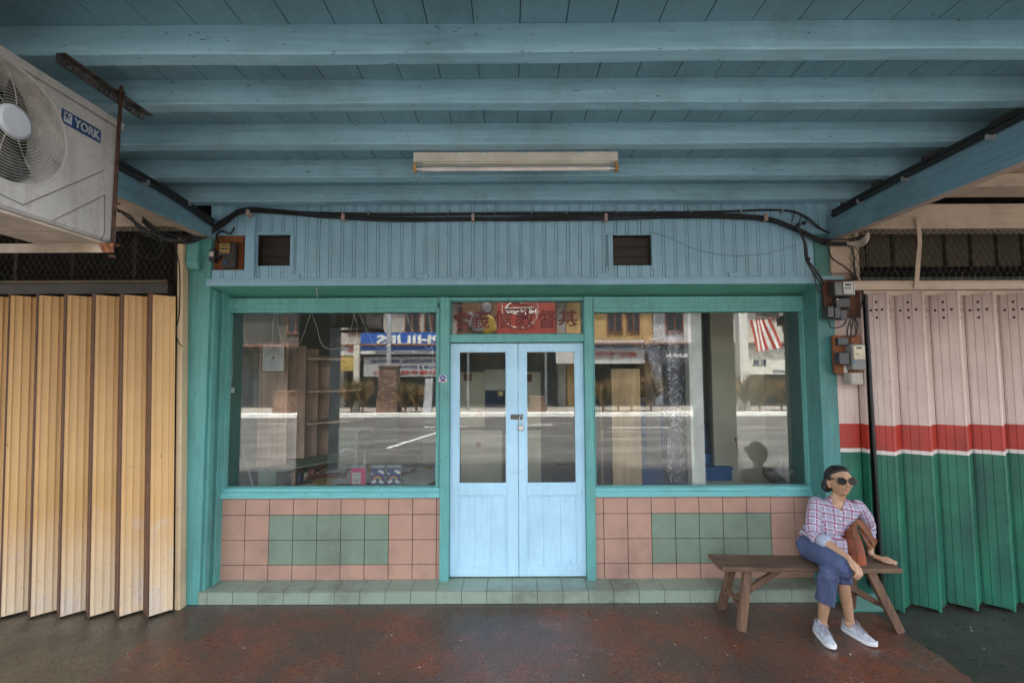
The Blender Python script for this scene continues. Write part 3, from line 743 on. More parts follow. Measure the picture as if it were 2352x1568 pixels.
# dark strips painting the shade of pressed lines in the lower panel
q = MB()
def pl_(y1,z1,y2,z2): q.bar((AX+.0005,y1,z1),(AX+.0005,y2,z2),.003,.004,up=(1,0,0))
def A_(x,y):   # point on the face plane
    r = ray(x,y); t = AX/r[0]; return (r[1]*t, CH+r[2]*t)
pts = [A_(*p) for p in ((1,452),(70,480),(312-60,394),(322-59.5,380))]
for a_, b_ in (((0,440),(54,466)),((54,466),(240,388)),((123,502),(242,444)),((242,444),(241,530)),((241,530),(232,549))):
    p1, p2 = A_(*a_), A_(*b_); pl_(p1[0],p1[1],p2[0],p2[1])
q.build('pressed_line_shade', plain('shadow groove', (.12,.11,.10), .7), ac)
# maker's plate
c1, c2 = A_(143,243), A_(234,293+12)
py0, py1 = A_(143,262)[0], A_(233,310)[0]; pzt, pzb = A_(143,243)[1], A_(143,276)[1]
m_plateb = plain('navy plate', (.018,.045,.13), .45); m_plw = plain('silver lettering', (.42,.45,.45), .45)
q = MB(); q.box(AX+.0005,AX+.003,py0,py1,pzb,pzt); pt = q.build('name_plate', m_plateb, ac)
hgt = pzt-pzb; wd = py1-py0
text('plate_lettering', 'YORK', m_plw, pt, (AX+.0035, py0+wd*.63, (pzt+pzb)/2), (0,1,0), (0,0,1), hgt*.66, wd*.66, bold=.02)
q = MB(); q.box(AX+.003,AX+.0038,py0+wd*.05,py0+wd*.24,pzb+hgt*.15,pzt-hgt*.12); q.build('emblem', m_plw, pt)
q = MB(); cy, cz = py0+wd*.115, pzb+hgt*.62
for k in range(3):
    a = k*PI/3+.3; q.bar((AX+.0042,cy-.018*math.cos(a),cz-.018*math.sin(a)),(AX+.0042,cy+.018*math.cos(a),cz+.018*math.sin(a)),.004,.0006,up=(1,0,0))
q.build('emblem_star', m_plateb, pt)
# support rack
rk = thing('hanging_bracket', 'rusty slotted steel rack hanging under the joists and carrying the air conditioner', 'bracket', (-1.9,2.1,2.40))
def angle_holes(name, x, y0, y1, z):
    q = MB(); N = int((y1-y0)/.026)
    m = plain('slotted steel', (.10,.085,.075), .8, .4, var=.4, ns=25)
    q.box(x-.001,x+.038,y0,y1,z-.004,z)   # flange under the joists
    # hanging flange with round holes: cells made of frames
    h0, h1 = z-.042, z-.0045
    for i in range(N):
        a = y0+i*.026; b = a+.026; cy_, cz_ = (a+b)/2, (h0+h1)/2; r = .0072
        o8 = [(a,h0),(cy_,h0),(b,h0),(b,cz_),(b,h1),(cy_,h1),(a,h1),(a,cz_)]
        i8 = [(cy_+r*math.cos(t_), cz_+r*math.sin(t_)) for t_ in (-.75*PI,-.5*PI,-.25*PI,0,.25*PI,.5*PI,.75*PI,PI)]
        for xx in (x-.001, x+.002):
            q.add([(xx,u,v) for u,v in o8]+[(xx,u,v) for u,v in i8],[(k,(k+1)%8,8+(k+1)%8,8+k) for k in range(8)])
    q.build(name, m, rk)
angle_holes('slotted_angle', -1.915, 1.90, 2.385, 3.178)
angle_holes('slotted_angle', -1.915, 1.10, 1.62, 3.178)
m_rod = plain('dark rusty rod', (.075,.032,.018), .85, .2, var=.4, ns=30)
q = MB(); q.tube([(-1.866,2.170,3.20),(-1.868,2.165,2.40)], .0075, 8); q.tube([(-1.866,2.17,3.165),(-1.866,2.17,3.178)], .015, 6)
q.tube([(-1.868,2.165,2.423),(-1.868,2.165,2.437)], .016, 6); q.tube([(-1.868,2.165,2.368),(-1.868,2.165,2.380)], .016, 6)
q.build('threaded_rod', m_rod, rk)
q = MB(); q.tube([(-1.866,1.36,3.20),(-1.868,1.36,2.37)], .0075, 8); q.build('threaded_rod', m_rust, rk)
def barmat():
    t = NT('cream steel bar rusty tip'); x = t.xyz()
    c = t.mix(t.ramp(t.noise(8, detail=7), [(.4,0),(.7,1)]), (.44,.35,.27), (.30,.22,.15))
    f = t.math('ADD', t.math('MULTIPLY', x[0], 8), t.noise(14, detail=6)); c = t.mix(t.ramp(f, [(.42,0),(.5,1)]), c, t.ramp(t.noise(50), [(.4,(.10,.03,.012)),(.65,(.34,.13,.05))]))
    return t.fin(c, .6, t.bump(t.noise(60), .2, .002))
m_bar = barmat()
for yy in (2.145, 1.34):
    q = MB(); q.box(-2.65,-1.845,yy,yy+.004,2.388,2.428); q.box(-2.65,-1.845,yy,yy+.04,2.428,2.431); q.build('support_bar', m_bar, rk)

# ================================================================ FLUORESCENT LIGHT
fy = 2.83
lt = thing('ceiling_light', 'unlit fluorescent tube in a white batten fixed under the ceiling joists', 'light', (.03,fy,3.18))
lx0, lx1 = atY(953,350,fy)[0], atY(1420,350,fy)[0]
def batten():
    t = NT('batten enamel with blue drips'); x = t.xyz()
    c = t.ramp(t.noise(5, detail=6), [(.35,(.62,.58,.50)),(.65,(.50,.45,.37))])
    f = t.math('ADD', t.math('MULTIPLY', x[2], 14), t.math('MULTIPLY', t.noise(9, t.co((6,1,.6)), detail=4), 1.0))
    c = t.mix(t.ramp(f, [(.40,0),(.43,.8)]), c, (.23,.40,.46)); return t.fin(c, .4)
q = MB(); q.box(lx0,lx1,fy-.018,fy+.045,3.118,3.178); q.box(lx0+.05,lx1-.05,fy-.012,fy+.04,3.108,3.1178); q.build('batten', batten(), lt, bevel=.003)
m_holder = plain('yellowed lamp holder', (.42,.24,.07), .5)
for s_, xx in ((1,lx0),(-1,lx1)):
    q = MB(); a, b = sorted((xx, xx+s_*.018)); q.box(a,b,fy-.028,fy+.012,3.052,3.108); q.build('lamp_holder', m_holder, lt, bevel=.004)
q = MB(); q.tube([(lx0+.019,fy-.008,3.073),(lx0+.05,fy-.008,3.073)], .0125, 16); q.tube([(lx1-.019,fy-.008,3.073),(lx1-.05,fy-.008,3.073)], .0125, 16); q.build('tube_cap', m_steel, lt)
q = MB(); q.tube([(lx0+.0505,fy-.008,3.073),(lx1-.0505,fy-.008,3.073)], .0125, 16); q.build('tube', plain('tube glass', (.72,.66,.60), .2), lt)

# ================================================================ CABLES
def cab(pts, y=3.775): return [(*[atY(px,py,yy)[0] for _ in (0,)], yy, atY(px,py,yy)[1]) for px,py,yy in [(p[0],p[1],p[2] if len(p)>2 else y) for p in pts]]
bundle = thing('cable_bundle', 'sagging bundle of black electric cables clipped across the upper wall', 'cables', (0,3.78,3.1))
main = [(330,500,3.60),(372,532,3.68),(420,548,3.72),(470,538,3.74),(520,507),(562,482),(640,484),(760,494),(900,500),(1090,499),(1250,500),(1400,500),(1560,498),(1690,500),(1770,507),(1830,530),(1890,556),(1945,560,3.74),(1975,556,3.66)]
for i in range(11):
    ph = random.uniform(0,6); am = random.uniform(.004,.012); pts = []
    for j, p_ in enumerate(cab(main)):
        o_ = am*math.sin(ph+j*.8)
        pts.append((p_[0], p_[1]+random.uniform(-.012,.004), p_[2]+o_+(i-5)*.0042))
    q = MB(); q.tube(bez(pts, 5), random.choice((.0035,.0045,.006)), 6); q.build('cable', m_black, bundle)
for i, (a_, dz) in enumerate((((470,530),.0),((470,534),.006))):
    pts = cab([(455,540,3.75),(490,515),(520,495),(560,476),(640,483),(900,489),(1240,488),(1600,488),(1790,484),(1850,497),(1890,527),(1915,540)])
    q = MB(); q.tube(bez([(p_[0],p_[1]+.02,p_[2]+dz) for p_ in pts], 6), .006, 6); q.build('cable', m_black, bundle)
m_clip = plain('pinkish clip', (.45,.33,.28), .6); m_clipg = plain('grey clip', (.25,.27,.28), .6)
for px, py in ((572,487),(790,497),(1088,499),(1393,500),(1760,502)):
    c_ = atY(px,py,3.76); q = MB(); q.box(c_[0]-.012,c_[0]+.012,3.742,3.82,c_[1]-.028,c_[1]+.028); q.build('clip', m_clip, bundle, bevel=.003)
for px in range(650,1800,95):
    c_ = atY(px+random.randint(-15,15),487,3.79); q = MB(); q.box(c_[0]-.006,c_[0]+.006,3.778,3.82,c_[1]-.014,c_[1]+.016); q.build('clip', m_clipg, bundle)
# tangle at the right corner and down to the meters
tg_ = thing('cable_drop', 'tangled black cables dropping from the ceiling corner to the meter boards', 'cables', (2.6,3.76,2.8))
for pts, r in (([(1830,520),(1850,560),(1857,600),(1875,625),(1895,655)],.009),([(1835,525),(1848,560),(1852,598),(1870,630),(1892,662)],.006),
    ([(1852,600),(1872,640),(1880,672),(1893,676)],.005),([(1900,560),(1912,595),(1940,615),(1958,632),(1967,650)],.006),
    ([(1820,512),(1828,490),(1840,500),(1832,530)],.004),([(1838,492),(1862,515),(1885,530)],.004),([(1952,556,3.70),(1962,585),(1964,620),(1970,648)],.006),
    ([(1930,660),(1946,668),(1940,690),(1912,700)],.005),([(1925,672),(1950,690),(1946,715),(1925,712)],.006),([(1903,733),(1910,755),(1935,752),(1945,738)],.005),
    ([(1946,790),(1948,755),(1958,735),(1970,745),(1967,770),(1957,775),(1954,745)],.0055),([(1954,790),(1956,760),(1960,735),(1952,712)],.005),
    ([(1984,655),(1982,690),(1975,715),(1965,735)],.006),([(400,545),(412,600),(414,660),(412,720),(404,760),(412,785),(420,792)],.004)):
    q = MB(); q.tube(bez(cab([(p_[0],p_[1],p_[2] if len(p_)>2 else 3.742) for p_ in pts]), 6), r, 6); q.build('cable', m_black, tg_)
for px, py in ((1857,598),(1835,520),(1905,560),(1848,515),(1965,640)):
    q = MB(); c_ = atY(px,py,3.735); q.ell((c_[0],3.735,c_[1]), .022,.018,.016, 8, 6); q.build('tape_joint', m_black, tg_)
q = MB()
for i in range(3): q.tube(bez(cab([(1948,562,3.66),(1975,558+i*5,3.60),(1990,548+i*6,3.52),(1996,538+i*4,3.5)]),5), .010, 8)
q.build('cable_sleeve', plain('pale conduit', (.45,.36,.28), .5), tg_)
# thin drooping wire
wi = MB(); wi.tube(bez(cab([(1500,535),(1540,548),(1600,575),(1680,589),(1760,585),(1830,566)]),6), .0018, 5)
tag(wi.build('thin_wire', m_black, loc=(1.5,3.77,2.8)), 'thin wire drooping from the right hand vent to the cable tangle', 'wire')
# conduits along the cross beams
for nm, X0, pts, lab in (('r',2.585,((1.36,3.105),(2.4,3.102),(3.2,3.09),(3.70,3.07)),'thick black cable strapped along the right cross beam'),('l',-2.405,((1.8,3.10),(2.5,3.095),(3.2,3.08),(3.72,3.02)),'thick black cable strapped along the left cross beam')):
    cd = thing('beam_cable', lab, 'cable', (X0,2.5,3.09))
    for dz, r in ((0,.020),(.03,.014)):
        q = MB(); q.tube(bez([(X0,y_,z_+dz+random.uniform(-.004,.004)) for y_,z_ in pts],6), r, 8); q.build('cable', m_black, cd)
    for y_ in (1.9,2.45,3.0,3.4):
        q = MB(); q.box(X0-.024,X0+.03,y_,y_+.014,3.06,3.09); q.build('strap', m_clipg, cd)
# left dangling tangle behind the air conditioner
lc = thing('cable_tangle', 'messy black cables hanging beside the air conditioner in front of the wire mesh', 'cables', (-2.7,3.5,2.95))
for i in range(6):
    pts = [(270,478),(300,492+i),(318,515),(340,535-i*2),(365,530+i*3),(395,548),(430,548)]
    q = MB(); q.tube(bez(cab([(a+random.uniform(-4,4),b+random.uniform(-4,4),3.66) for a,b in pts]),5), .006, 6); q.build('cable', m_black, lc)
q = MB(); q.tube(bez(cab([(365,535,3.68),(375,570,3.68),(355,592,3.68),(320,580,3.68),(300,555,3.68)]),8), .004, 6); q.build('cable', m_black, lc)
# black tube added as the dark gap between pillar and right gate
q = MB(); q.tube([(2.829,3.72,2.43),(2.829,3.71,1.2),(2.832,3.70,.05)], .010, 8); tag(q.build('gap_tube', m_black, loc=(2.83,3.71,.05)), 'thin black pipe standing in for the dark gap beside the right folding gate', 'pipe')

# ================================================================ METERS
def P3(px, py, y): a = atY(px,py,y); return (a[0], a[1])
def rbox(q, x0p, y0p, x1p, y1p, y, d, mi=0):
    a = P3(x0p,y0p,y); b = P3(x1p,y1p,y); q.box(min(a[0],b[0]),max(a[0],b[0]),y,y+d,min(a[1],b[1]),max(a[1],b[1]),mi)
m_mglass = plain('meter cover', (.05,.05,.042), .15); m_face = plain('meter face', (.42,.42,.38), .5); m_facey = plain('yellowed meter face', (.34,.23,.07), .5); m_faceb = plain('beige meter face', (.52,.45,.30), .5)
m_num = plain('black print', (.02,.02,.02), .6); m_blue = plain('blue seal', (.03,.16,.36), .4); m_whited = plain('white seal', (.7,.7,.68), .5)
# left one in the recess
me1 = thing('electricity_meter', 'old electricity meter with a yellowed face on a brown board beside the left vent', 'meter', (-2.35,3.9,2.7), group='electricity meters on wooden boards')
q = MB(); rbox(q,481,533,560,618,3.865,.02); q.build('board', m_brown2, me1, bevel=.003)
q = MB(); rbox(q,503,553,541,583,3.80,.06); q.build('meter_body', m_mglass, me1, bevel=.012)
q = MB(); rbox(q,506,556,528,577,3.792,.007); q.build('dial', m_facey, me1)
q = MB(); rbox(q,509,567,525,570,3.789,.0025); rbox(q,509,559,525,561,3.789,.0025); q.build('counter', m_num, me1)
q = MB(); rbox(q,511,584,541,612,3.82,.045); q.build('terminal_cover', m_dgrey, me1, bevel=.004)
q = MB(); rbox(q,481,570,493,597,3.80,.06); rbox(q,495,572,505,590,3.83,.03); q.build('fuse_holder', m_dgrey, me1, bevel=.004)
q = MB(); rbox(q,482,575,491,586,3.795,.004); q.build('fuse_label', m_label, me1)
q = MB(); c_ = P3(517,598,3.81); q.ell((c_[0],3.812,c_[1]),.012,.006,.012,10,6); q.build('seal', m_blue, me1)
q = MB()
q.tube(bez([(P3(x,y,3.80)[0],3.80,P3(x,y,3.80)[1]) for x,y in ((505,556),(498,540),(510,528),(530,534),(540,520))],6), .007, 6); q.build('cable', m_black, me1)
# upper right
me2 = thing('electricity_meter', 'grey electricity meter with fuse boxes on the upper dark board by the right pillar', 'meter', (2.66,3.78,2.44), group='electricity meters on wooden boards')
q = MB(); rbox(q,1892,645,1979,732,3.775,.025); q.build('board', m_brown, me2, bevel=.004)
q = MB(); rbox(q,1918,648,1966,683,3.69,.084); q.build('meter_body', m_mglass, me2, bevel=.010)
q = MB(); rbox(q,1938,650,1961,678,3.682,.007); q.build('dial', m_face, me2)
q = MB(); rbox(q,1943,655,1956,659,3.679,.0025); rbox(q,1941,664,1957,666,3.679,.0025); q.build('counter', m_num, me2)
q = MB(); rbox(q,1921,688,1954,709,3.73,.044); q.build('terminal_cover', m_dgrey, me2, bevel=.005)
for r_ in ((1902,706,1917,732),(1918,708,1932,734),(1931,714,1947,737)):
    q = MB(); rbox(q,*r_,3.70,.074); q.build('fuse_holder', m_dgrey, me2, bevel=.006)
q = MB(); c_ = P3(1925,690,3.72); q.ell((c_[0],3.722,c_[1]),.008,.005,.006,8,5); q.build('seal', m_whited, me2)
# lower right
me3 = thing('electricity_meter', 'beige faced electricity meter on the lower orange brown board above the seated woman', 'meter', (2.7,3.78,2.04), group='electricity meters on wooden boards')
q = MB(); rbox(q,1915,773,1981,861,3.755,.03); q.build('board', m_brown2, me3, bevel=.004)
q = MB(); rbox(q,1956,793,1991,853,3.68,.074); q.build('meter_body', m_greyplastic, me3, bevel=.008)
q = MB(); rbox(q,1961,797,1988,828,3.672,.007); q.build('dial', m_faceb, me3)
q = MB(); rbox(q,1968,800,1980,804,3.669,.0025); rbox(q,1965,815,1974,816.5,3.669,.0025); rbox(q,1962,819.5,1987,820,3.669,.0025); q.build('counter', m_num, me3)
q = MB(); c_ = P3(1963,834,3.675); q.ell((c_[0],3.678,c_[1]),.009,.005,.009,10,6); q.build('seal', m_blue, me3)
q = MB(); rbox(q,1928,812,1953,840,3.69,.064); q.build('fuse_holder', m_dgrey, me3, bevel=.007)
q = MB(); rbox(q,1925,778,1950,796,3.72,.034); q.build('terminal_cover', m_dgrey, me3, bevel=.005)
q = MB(); rbox(q,1938,842,1947,859,3.752,.0025); q.build('paper_label', m_label, me3)
jb = MB(); rbox(jb,1953,859,1983,886,3.70,.08); rbox(jb,1956,862,1980,883,3.694,.006); tag(jb.build('junction_box', plain('pale junction box', (.36,.32,.26), .5), loc=(2.75,3.74,1.66), bevel=.005), 'small pale junction box under the lower meter board', 'box')

# sticker on the door post
stk = thing('sticker', 'small blue and white sticker with a crescent moon on the left door post', 'sticker', (-.57,3.98,1.78))
c_ = P3(1017,868,3.979)
q = MB(); q.tube([(c_[0],3.9805,c_[1]+.004),(c_[0],3.9812,c_[1]+.004)], .031, 24); q.box(c_[0]-.036,c_[0]+.036,3.9803,3.9812,c_[1]-.032,c_[1]-.012); q.build('backing', m_whited, stk)
q = MB(); q.tube([(c_[0],3.9796,c_[1]+.005),(c_[0],3.9802,c_[1]+.005)], .026, 24); q.build('print', plain('blue print', (.015,.07,.32), .5), stk)
q = MB(); q.box(c_[0]-.032,c_[0]+.032,3.9797,3.9801,c_[1]-.029,c_[1]-.018); q.build('print', plain('red print', (.3,.04,.02), .5), stk)
q = MB(); q.tube([(c_[0]+.006,3.979,c_[1]+.006),(c_[0]+.006,3.9795,c_[1]+.006)], .007, 10)
for k in range(10):
    a = .9+k*.45; b = a+.45; q.bar((c_[0]-.003+.010*math.cos(a),3.9792,c_[1]+.006+.010*math.sin(a)),(c_[0]-.003+.010*math.cos(b),3.9792,c_[1]+.006+.010*math.sin(b)),.003,.0006,up=(0,1,0))
q.build('print', plain('yellow print', (.6,.45,.05), .5), stk)

# ================================================================ BENCH
m_bench = wood('bench wood', (.13,.075,.042), (.05,.028,.017), 'x', .8)
m_bleg = wood('bench leg wood', (.15,.080,.044), (.06,.032,.019), 'z', .8)
bn = thing('bench', 'rough brown wooden bench with splayed legs standing by the right window', 'bench', (2.08,3.5,0))
ZB = .450
q = MB(); N = 16; vs = []
bl, fl_, fr_, br = (1.474,3.632), (1.470,3.392), (2.705,3.350), (2.668,3.585)
rr = []
for j in range(N+1):
    u = j/N; y0 = fl_[1]+(fr_[1]-fl_[1])*u; y1 = bl[1]+(br[1]-bl[1])*u
    xa = fl_[0]+(fr_[0]-fl_[0])*u; xb = bl[0]+(br[0]-bl[0])*u; z = ZB-.004*math.sin(u*PI)
    w = random.uniform(-.0015,.0015)
    rr.append([(xa,y0+w,z-.030),(xa,y0+w-.002,z-.004),(xa,y0+w+.004,z),(xb,y1-.004,z),(xb,y1,z-.005),(xb,y1,z-.030)])
q.rings(rr, smooth=False); q.build('seat', m_bench, bn)
legs = [((1.64,3.58,ZB-.031),(1.602,3.735,0)),((1.665,3.425,ZB-.031),(1.605,3.425,0)),((2.46,3.54,ZB-.031),(2.655,3.69,0)),((2.515,3.405,ZB-.031),(2.700,3.395,0))]
legs[2] = ((2.50,3.545,ZB-.031),(2.575,3.70,0))
for (a,b) in legs:
    q = MB(); d = Vector(b)-Vector(a); k_ = 1; q.bar(a,b,.058,.040,up=(0,1,0)); q.build('leg', m_bleg, bn, bevel=.004)
q = MB(); q.bar((1.62,3.51,.185),(1.98,3.50,ZB-.033),.040,.030,up=(0,1,0)); q.build('brace', m_bleg, bn, bevel=.003)
q = MB(); q.bar((2.63,3.50,.15),(2.26,3.52,ZB-.075),.040,.030,up=(0,1,0)); q.build('brace', m_bleg, bn, bevel=.003)
q = MB(); q.bar((1.612,3.69,.22),(1.628,3.445,.13),.030,.020); q.build('stretcher', m_bleg, bn)
q = MB(); q.bar((1.632,3.445,.20),(1.606,3.69,.15),.026,.018); q.build('stretcher', m_bleg, bn)
q = MB(); q.bar((2.56,3.665,.17),(2.632,3.425,.16),.040,.022); q.build('stretcher', m_bleg, bn)

# ================================================================ THINGS INSIDE AND ON THE WINDOWS
m_ply = wood('pink plywood', (.66,.44,.34), (.55,.36,.27), 'z', .7, .1, .5)
m_sagew = paint('sage green board', (.20,.28,.21), grain='z', dirtamt=.2)
m_paper = plain('paper', (.55,.54,.50), .8, var=.1); m_papery = plain('yellow paper', (.42,.30,.10), .8)
# tall open shelf
sh = thing('bookshelf', 'tall pinkish plywood bookshelf with open compartments behind the left window', 'bookshelf', (-1.9,4.9,.1))
def vb(q, px0, px1, py0, py1, y, d): 
    a = atY(px0,py0,y); b = atY(px1,py1,y); q.box(a[0],b[0],y,y+d,b[1],a[1])
q = MB(); a = atY(597,785,4.52); b = atY(655,1070,4.52); q.box(a[0],b[0],4.52,4.54,b[1],a[1]); q.build('side_panel', m_ply, sh)
q = MB(); a = atY(655,792,4.70); b = atY(697,1050,4.70); q.box(a[0]-.02,b[0],4.70,4.72,b[1],a[1]); q.build('side_panel', m_ply, sh)
for (p0,p1,y,t0) in ((700,726,4.95,800),(727,752,5.15,815)):
    q = MB(); a = atY(p0,t0,y); b = atY(p1,1045,y); q.box(a[0],b[0],y,y+.02,.6,a[1]); q.build('divider', m_ply, sh)
for zz in (1.30,1.62,1.95):
    q = MB(); q.hexa([(-2.05,4.72,zz),(-1.72,4.98,zz),(-1.65,5.25,zz),(-2.05,5.25,zz),(-2.05,4.72,zz+.02),(-1.72,4.98,zz+.02),(-1.65,5.25,zz+.02),(-2.05,5.25,zz+.02)]); q.build('shelf', m_ply, sh)
# low green cabinet with papers
gc = thing('low_cabinet', 'low sage green cabinet with folders and papers behind the left window', 'cabinet', (-2.0,4.5,.1))
a0 = atY(592,1077,4.25); a1 = atY(632,1118,4.25)
q = MB(); q.box(a0[0],a1[0],4.25,4.75,.10,a0[1]); q.build('cabinet_body', m_sagew, gc, bevel=.003)
q = MB(); q.hexa([(a1[0]+.002,4.27,a0[1]-.02),(-1.62,4.9,a0[1]-.02),(-1.66,5.3,a0[1]-.02),(a1[0]+.002,4.9,a0[1]-.02),(a1[0]+.002,4.27,a0[1]),(-1.62,4.9,a0[1]),(-1.66,5.3,a0[1]),(a1[0]+.002,4.9,a0[1])]); q.build('top', m_sagew, gc)
q = MB(); q.box(-1.62,-1.60,4.9,5.3,.1,1.2); q.box(-1.95,-1.60,5.30,5.32,.1,1.2); q.build('side_panel', m_sagew, gc)
bc = [(.04,.09,.05),(.28,.14,.05),(.05,.07,.16),(.45,.40,.30),(.30,.05,.04),(.40,.30,.10)]
for i in range(6):
    q = MB(); x_ = a1[0]+.02+i*.048; q.box(x_,x_+.036,4.38+i*.02,4.60+i*.02,a0[1]-.33,a0[1]-.06+.02*math.sin(i*2)); tag(q.build('folder', plain('folder', bc[i], .6), loc=(x_,4.4,a0[1]-.33)), 'spine of folder standing in the low green cabinet, number %s from the left' % ('one two three four five six'.split()[i]), 'folder', 'folders in the low green cabinet')
# desk with papers
dk = thing('desk', 'dark desk just inside the left window covered with loose papers', 'desk', (-1.2,4.4,.1))
q = MB(); q.box(-1.92,-.66,4.14,4.85,.81,.835); q.build('desktop', wood('desk top', (.07,.04,.025), (.03,.02,.012), 'x', .5), dk, bevel=.003)
for x_ in (-1.88,-.72):
    for y_ in (4.17,4.78):
        q = MB(); q.box(x_,x_+.04,y_,y_+.04,.095,.809); q.build('leg', m_bleg, dk)
q = MB(); random.seed(3)
for i in range(26):
    x_ = random.uniform(-1.75,-.75); y_ = random.uniform(4.20,4.7); a = random.uniform(0,3); z_ = .837+i*.0016; w_, h_ = .105,.148
    c_, s_ = math.cos(a), math.sin(a); vv = [(x_+u*c_-v*s_, y_+u*s_+v*c_) for u,v in ((-w_,-h_),(w_,-h_),(w_,h_),(-w_,h_))]
    cz = random.uniform(0,.03); q.add([(p_[0],p_[1],z_+(cz if j == 2 else 0)) for j, p_ in enumerate(vv)]+[(p_[0],p_[1],z_-.001) for p_ in vv], [(0,1,2,3),(7,6,5,4),(0,4,5,1),(1,5,6,2),(2,6,7,3),(3,7,4,0)], random.choice((0,0,0,1,2)))
tag(q.build('loose_papers', [m_paper, m_papery, plain('red paper', (.25,.04,.02), .7)], loc=(-1.2,4.4,.837)), 'scattered white, yellow and red papers lying on the desk behind the left window', 'papers', kind='stuff')
# booklets in stands
def booklet(px, kind, label):
    y = 4.12; c_ = atY(px, 1097, y); w = .062 if kind else .066; hgt_ = .135
    z0 = .862; 
    t = thing('booklet', label, 'booklet', (c_[0], y, z0), group='booklets standing on the left window sill')
    q = MB(); q.box(c_[0]-w,c_[0]+w,y+.004,y+.010,z0,z0+hgt_+.028); q.box(c_[0]-w,c_[0]+w,y-.03,y+.004,z0-.004,z0); q.build('stand', plain('clear stand', (.24,.26,.27), .15), t, bevel=.002)
    m1 = plain('pink cover', (.62,.02,.16), .5) if kind == 0 else plain('navy cover', (.02,.045,.17), .5)
    q = MB(); q.box(c_[0]-w+.004,c_[0]+w-.004,y,y+.003,z0,z0+hgt_); cv = q.build('cover', m1, t)
    if kind == 0:
        q = MB(); q.box(c_[0]-.052,c_[0]+.022,y-.004,y-.0012,z0+.005,z0+.10); q.build('card', m_paper, t)
        text('lettering', 'JESUS', m_num, t, (c_[0]-.014,y-.0048,z0+.082), (1,0,0), (0,0,1), .016, .048)
        q = MB()
        for i in range(9): q.bar((c_[0]-.04+i*.006,y-.0048,z0+.02+.014*math.sin(i)),(c_[0]-.03+i*.006,y-.0048,z0+.05-.012*math.cos(i*2)),.002,.0006,up=(0,1,0))
        q.build('drawing', m_num, t)
    else:
        cols = [(.45,.06,.04),(.55,.25,.05),(.55,.45,.12),(.15,.35,.30)]
        for k, cc in enumerate(cols):
            q = MB(); r = .040-k*.006
            for j in range(10):
                a = PI*.12+j*PI*.078; b = a+PI*.078
                q.bar((c_[0]+r*1.1*math.cos(a),y-.001,z0+.028+r*math.sin(a)),(c_[0]+r*1.1*math.cos(b),y-.001,z0+.028+r*math.sin(b)),.0062,.0008,up=(0,1,0))
            q.build('rainbow_band', plain('rainbow ink', cc, .5), cv)
        q = MB()
        for dx,dz,r in ((-.04,.018,.016),(-.024,.024,.015),(.026,.022,.016),(.042,.016,.014),(.038,.104,.016),(.020,.110,.014),(.048,.094,.012),(-.046,.088,.010)): q.ell((c_[0]+dx*.95,y-.001,z0+dz),r,.0014,r*.8,12,6)
        q.build('cloud', m_whited, cv)
        pass
booklet(822, 0, 'pink booklet with a white card reading JESUS, leftmost on the window sill')
booklet(866, 1, 'navy booklet with rainbow and clouds, between the pink booklet and another navy one')
booklet(903, 1, 'navy booklet with rainbow and clouds, nearest the blue door')
# framed certificate hanging in the window
cf = thing('framed_certificate', 'certificate in a thin dark gold frame hanging inside the left window', 'certificate', (-1.97,4.12,1.95))
a = atY(602,786,4.12); b = atY(655,852,4.12)
q = MB(); e = .010
q.box(a[0],a[0]+e,4.11,4.13,b[1],a[1]); q.box(b[0]-e,b[0],4.11,4.13,b[1],a[1]); q.box(a[0]+e,b[0]-e,4.11,4.13,b[1],b[1]+e); q.box(a[0]+e,b[0]-e,4.11,4.13,a[1]-e,a[1]); q.build('frame', plain('gold brown frame', (.20,.11,.03), .4), cf)
q = MB(); q.box(a[0]+e,b[0]-e,4.118,4.124,b[1]+e,a[1]-e); q.build('certificate_paper', plain('certificate paper', (.50,.50,.50), .6), cf)
q = MB(); cx_ = (a[0]+b[0])/2; random.seed(5)
for i in range(15):
    z_ = a[1]-.03-i*.0135; w_ = random.uniform(.01,.055)
    if 6 < i < 9: w_ = .012
    q.box(cx_-w_,cx_+w_,4.1168,4.1178,z_,z_+.0022)
q.tube([(cx_,4.1165,(a[1]+b[1])/2),(cx_,4.1178,(a[1]+b[1])/2)],.010,12)
q.build('certificate_print', plain('grey print', (.12,.12,.12), .7), cf)
# white wires added to imitate glints reflected in the pane
sl = thing('glint_wires', 'thin white wires added in loops inside the left window to imitate reflected glints', 'added wires', (-1.5,4.08,2.33))
m_wire = plain('white wire', (.8,.78,.70), .5)
loops = [[(566,714),(560,760),(575,800),(600,812),(625,790),(630,740),(632,714)],[(634,714),(640,760),(650,780),(672,800),(690,785),(708,740),(716,716)],
 [(716,718),(728,750),(738,785),(760,800),(790,790),(806,750),(814,714)],[(814,716),(820,750),(815,790),(812,812),(822,815),(826,800),(818,770)],
 [(826,716),(838,750),(860,790),(880,798),(905,780),(930,745),(934,716)],[(934,716),(945,750),(965,780),(985,800),(1000,770)],
 [(532,716),(534,760),(536,820),(534,860),(530,884)],[(986,716),(990,760),(994,830),(992,870)]]
for lp in loops:
    pts = []
    for px, py in lp: c_ = atY(px+random.uniform(-2,2),py,4.075); pts.append((c_[0],4.075+random.uniform(-.006,.006),c_[1]))
    sp = bez(pts,6); q = MB(); q.tube(sp, .0021, 5)
    for p_ in sp[3::4]: q.ell((p_[0]+random.uniform(-.005,.005),p_[1],p_[2]-.004),.003,.003,.006,6,4)
    q.build('wire', m_wire, sl)
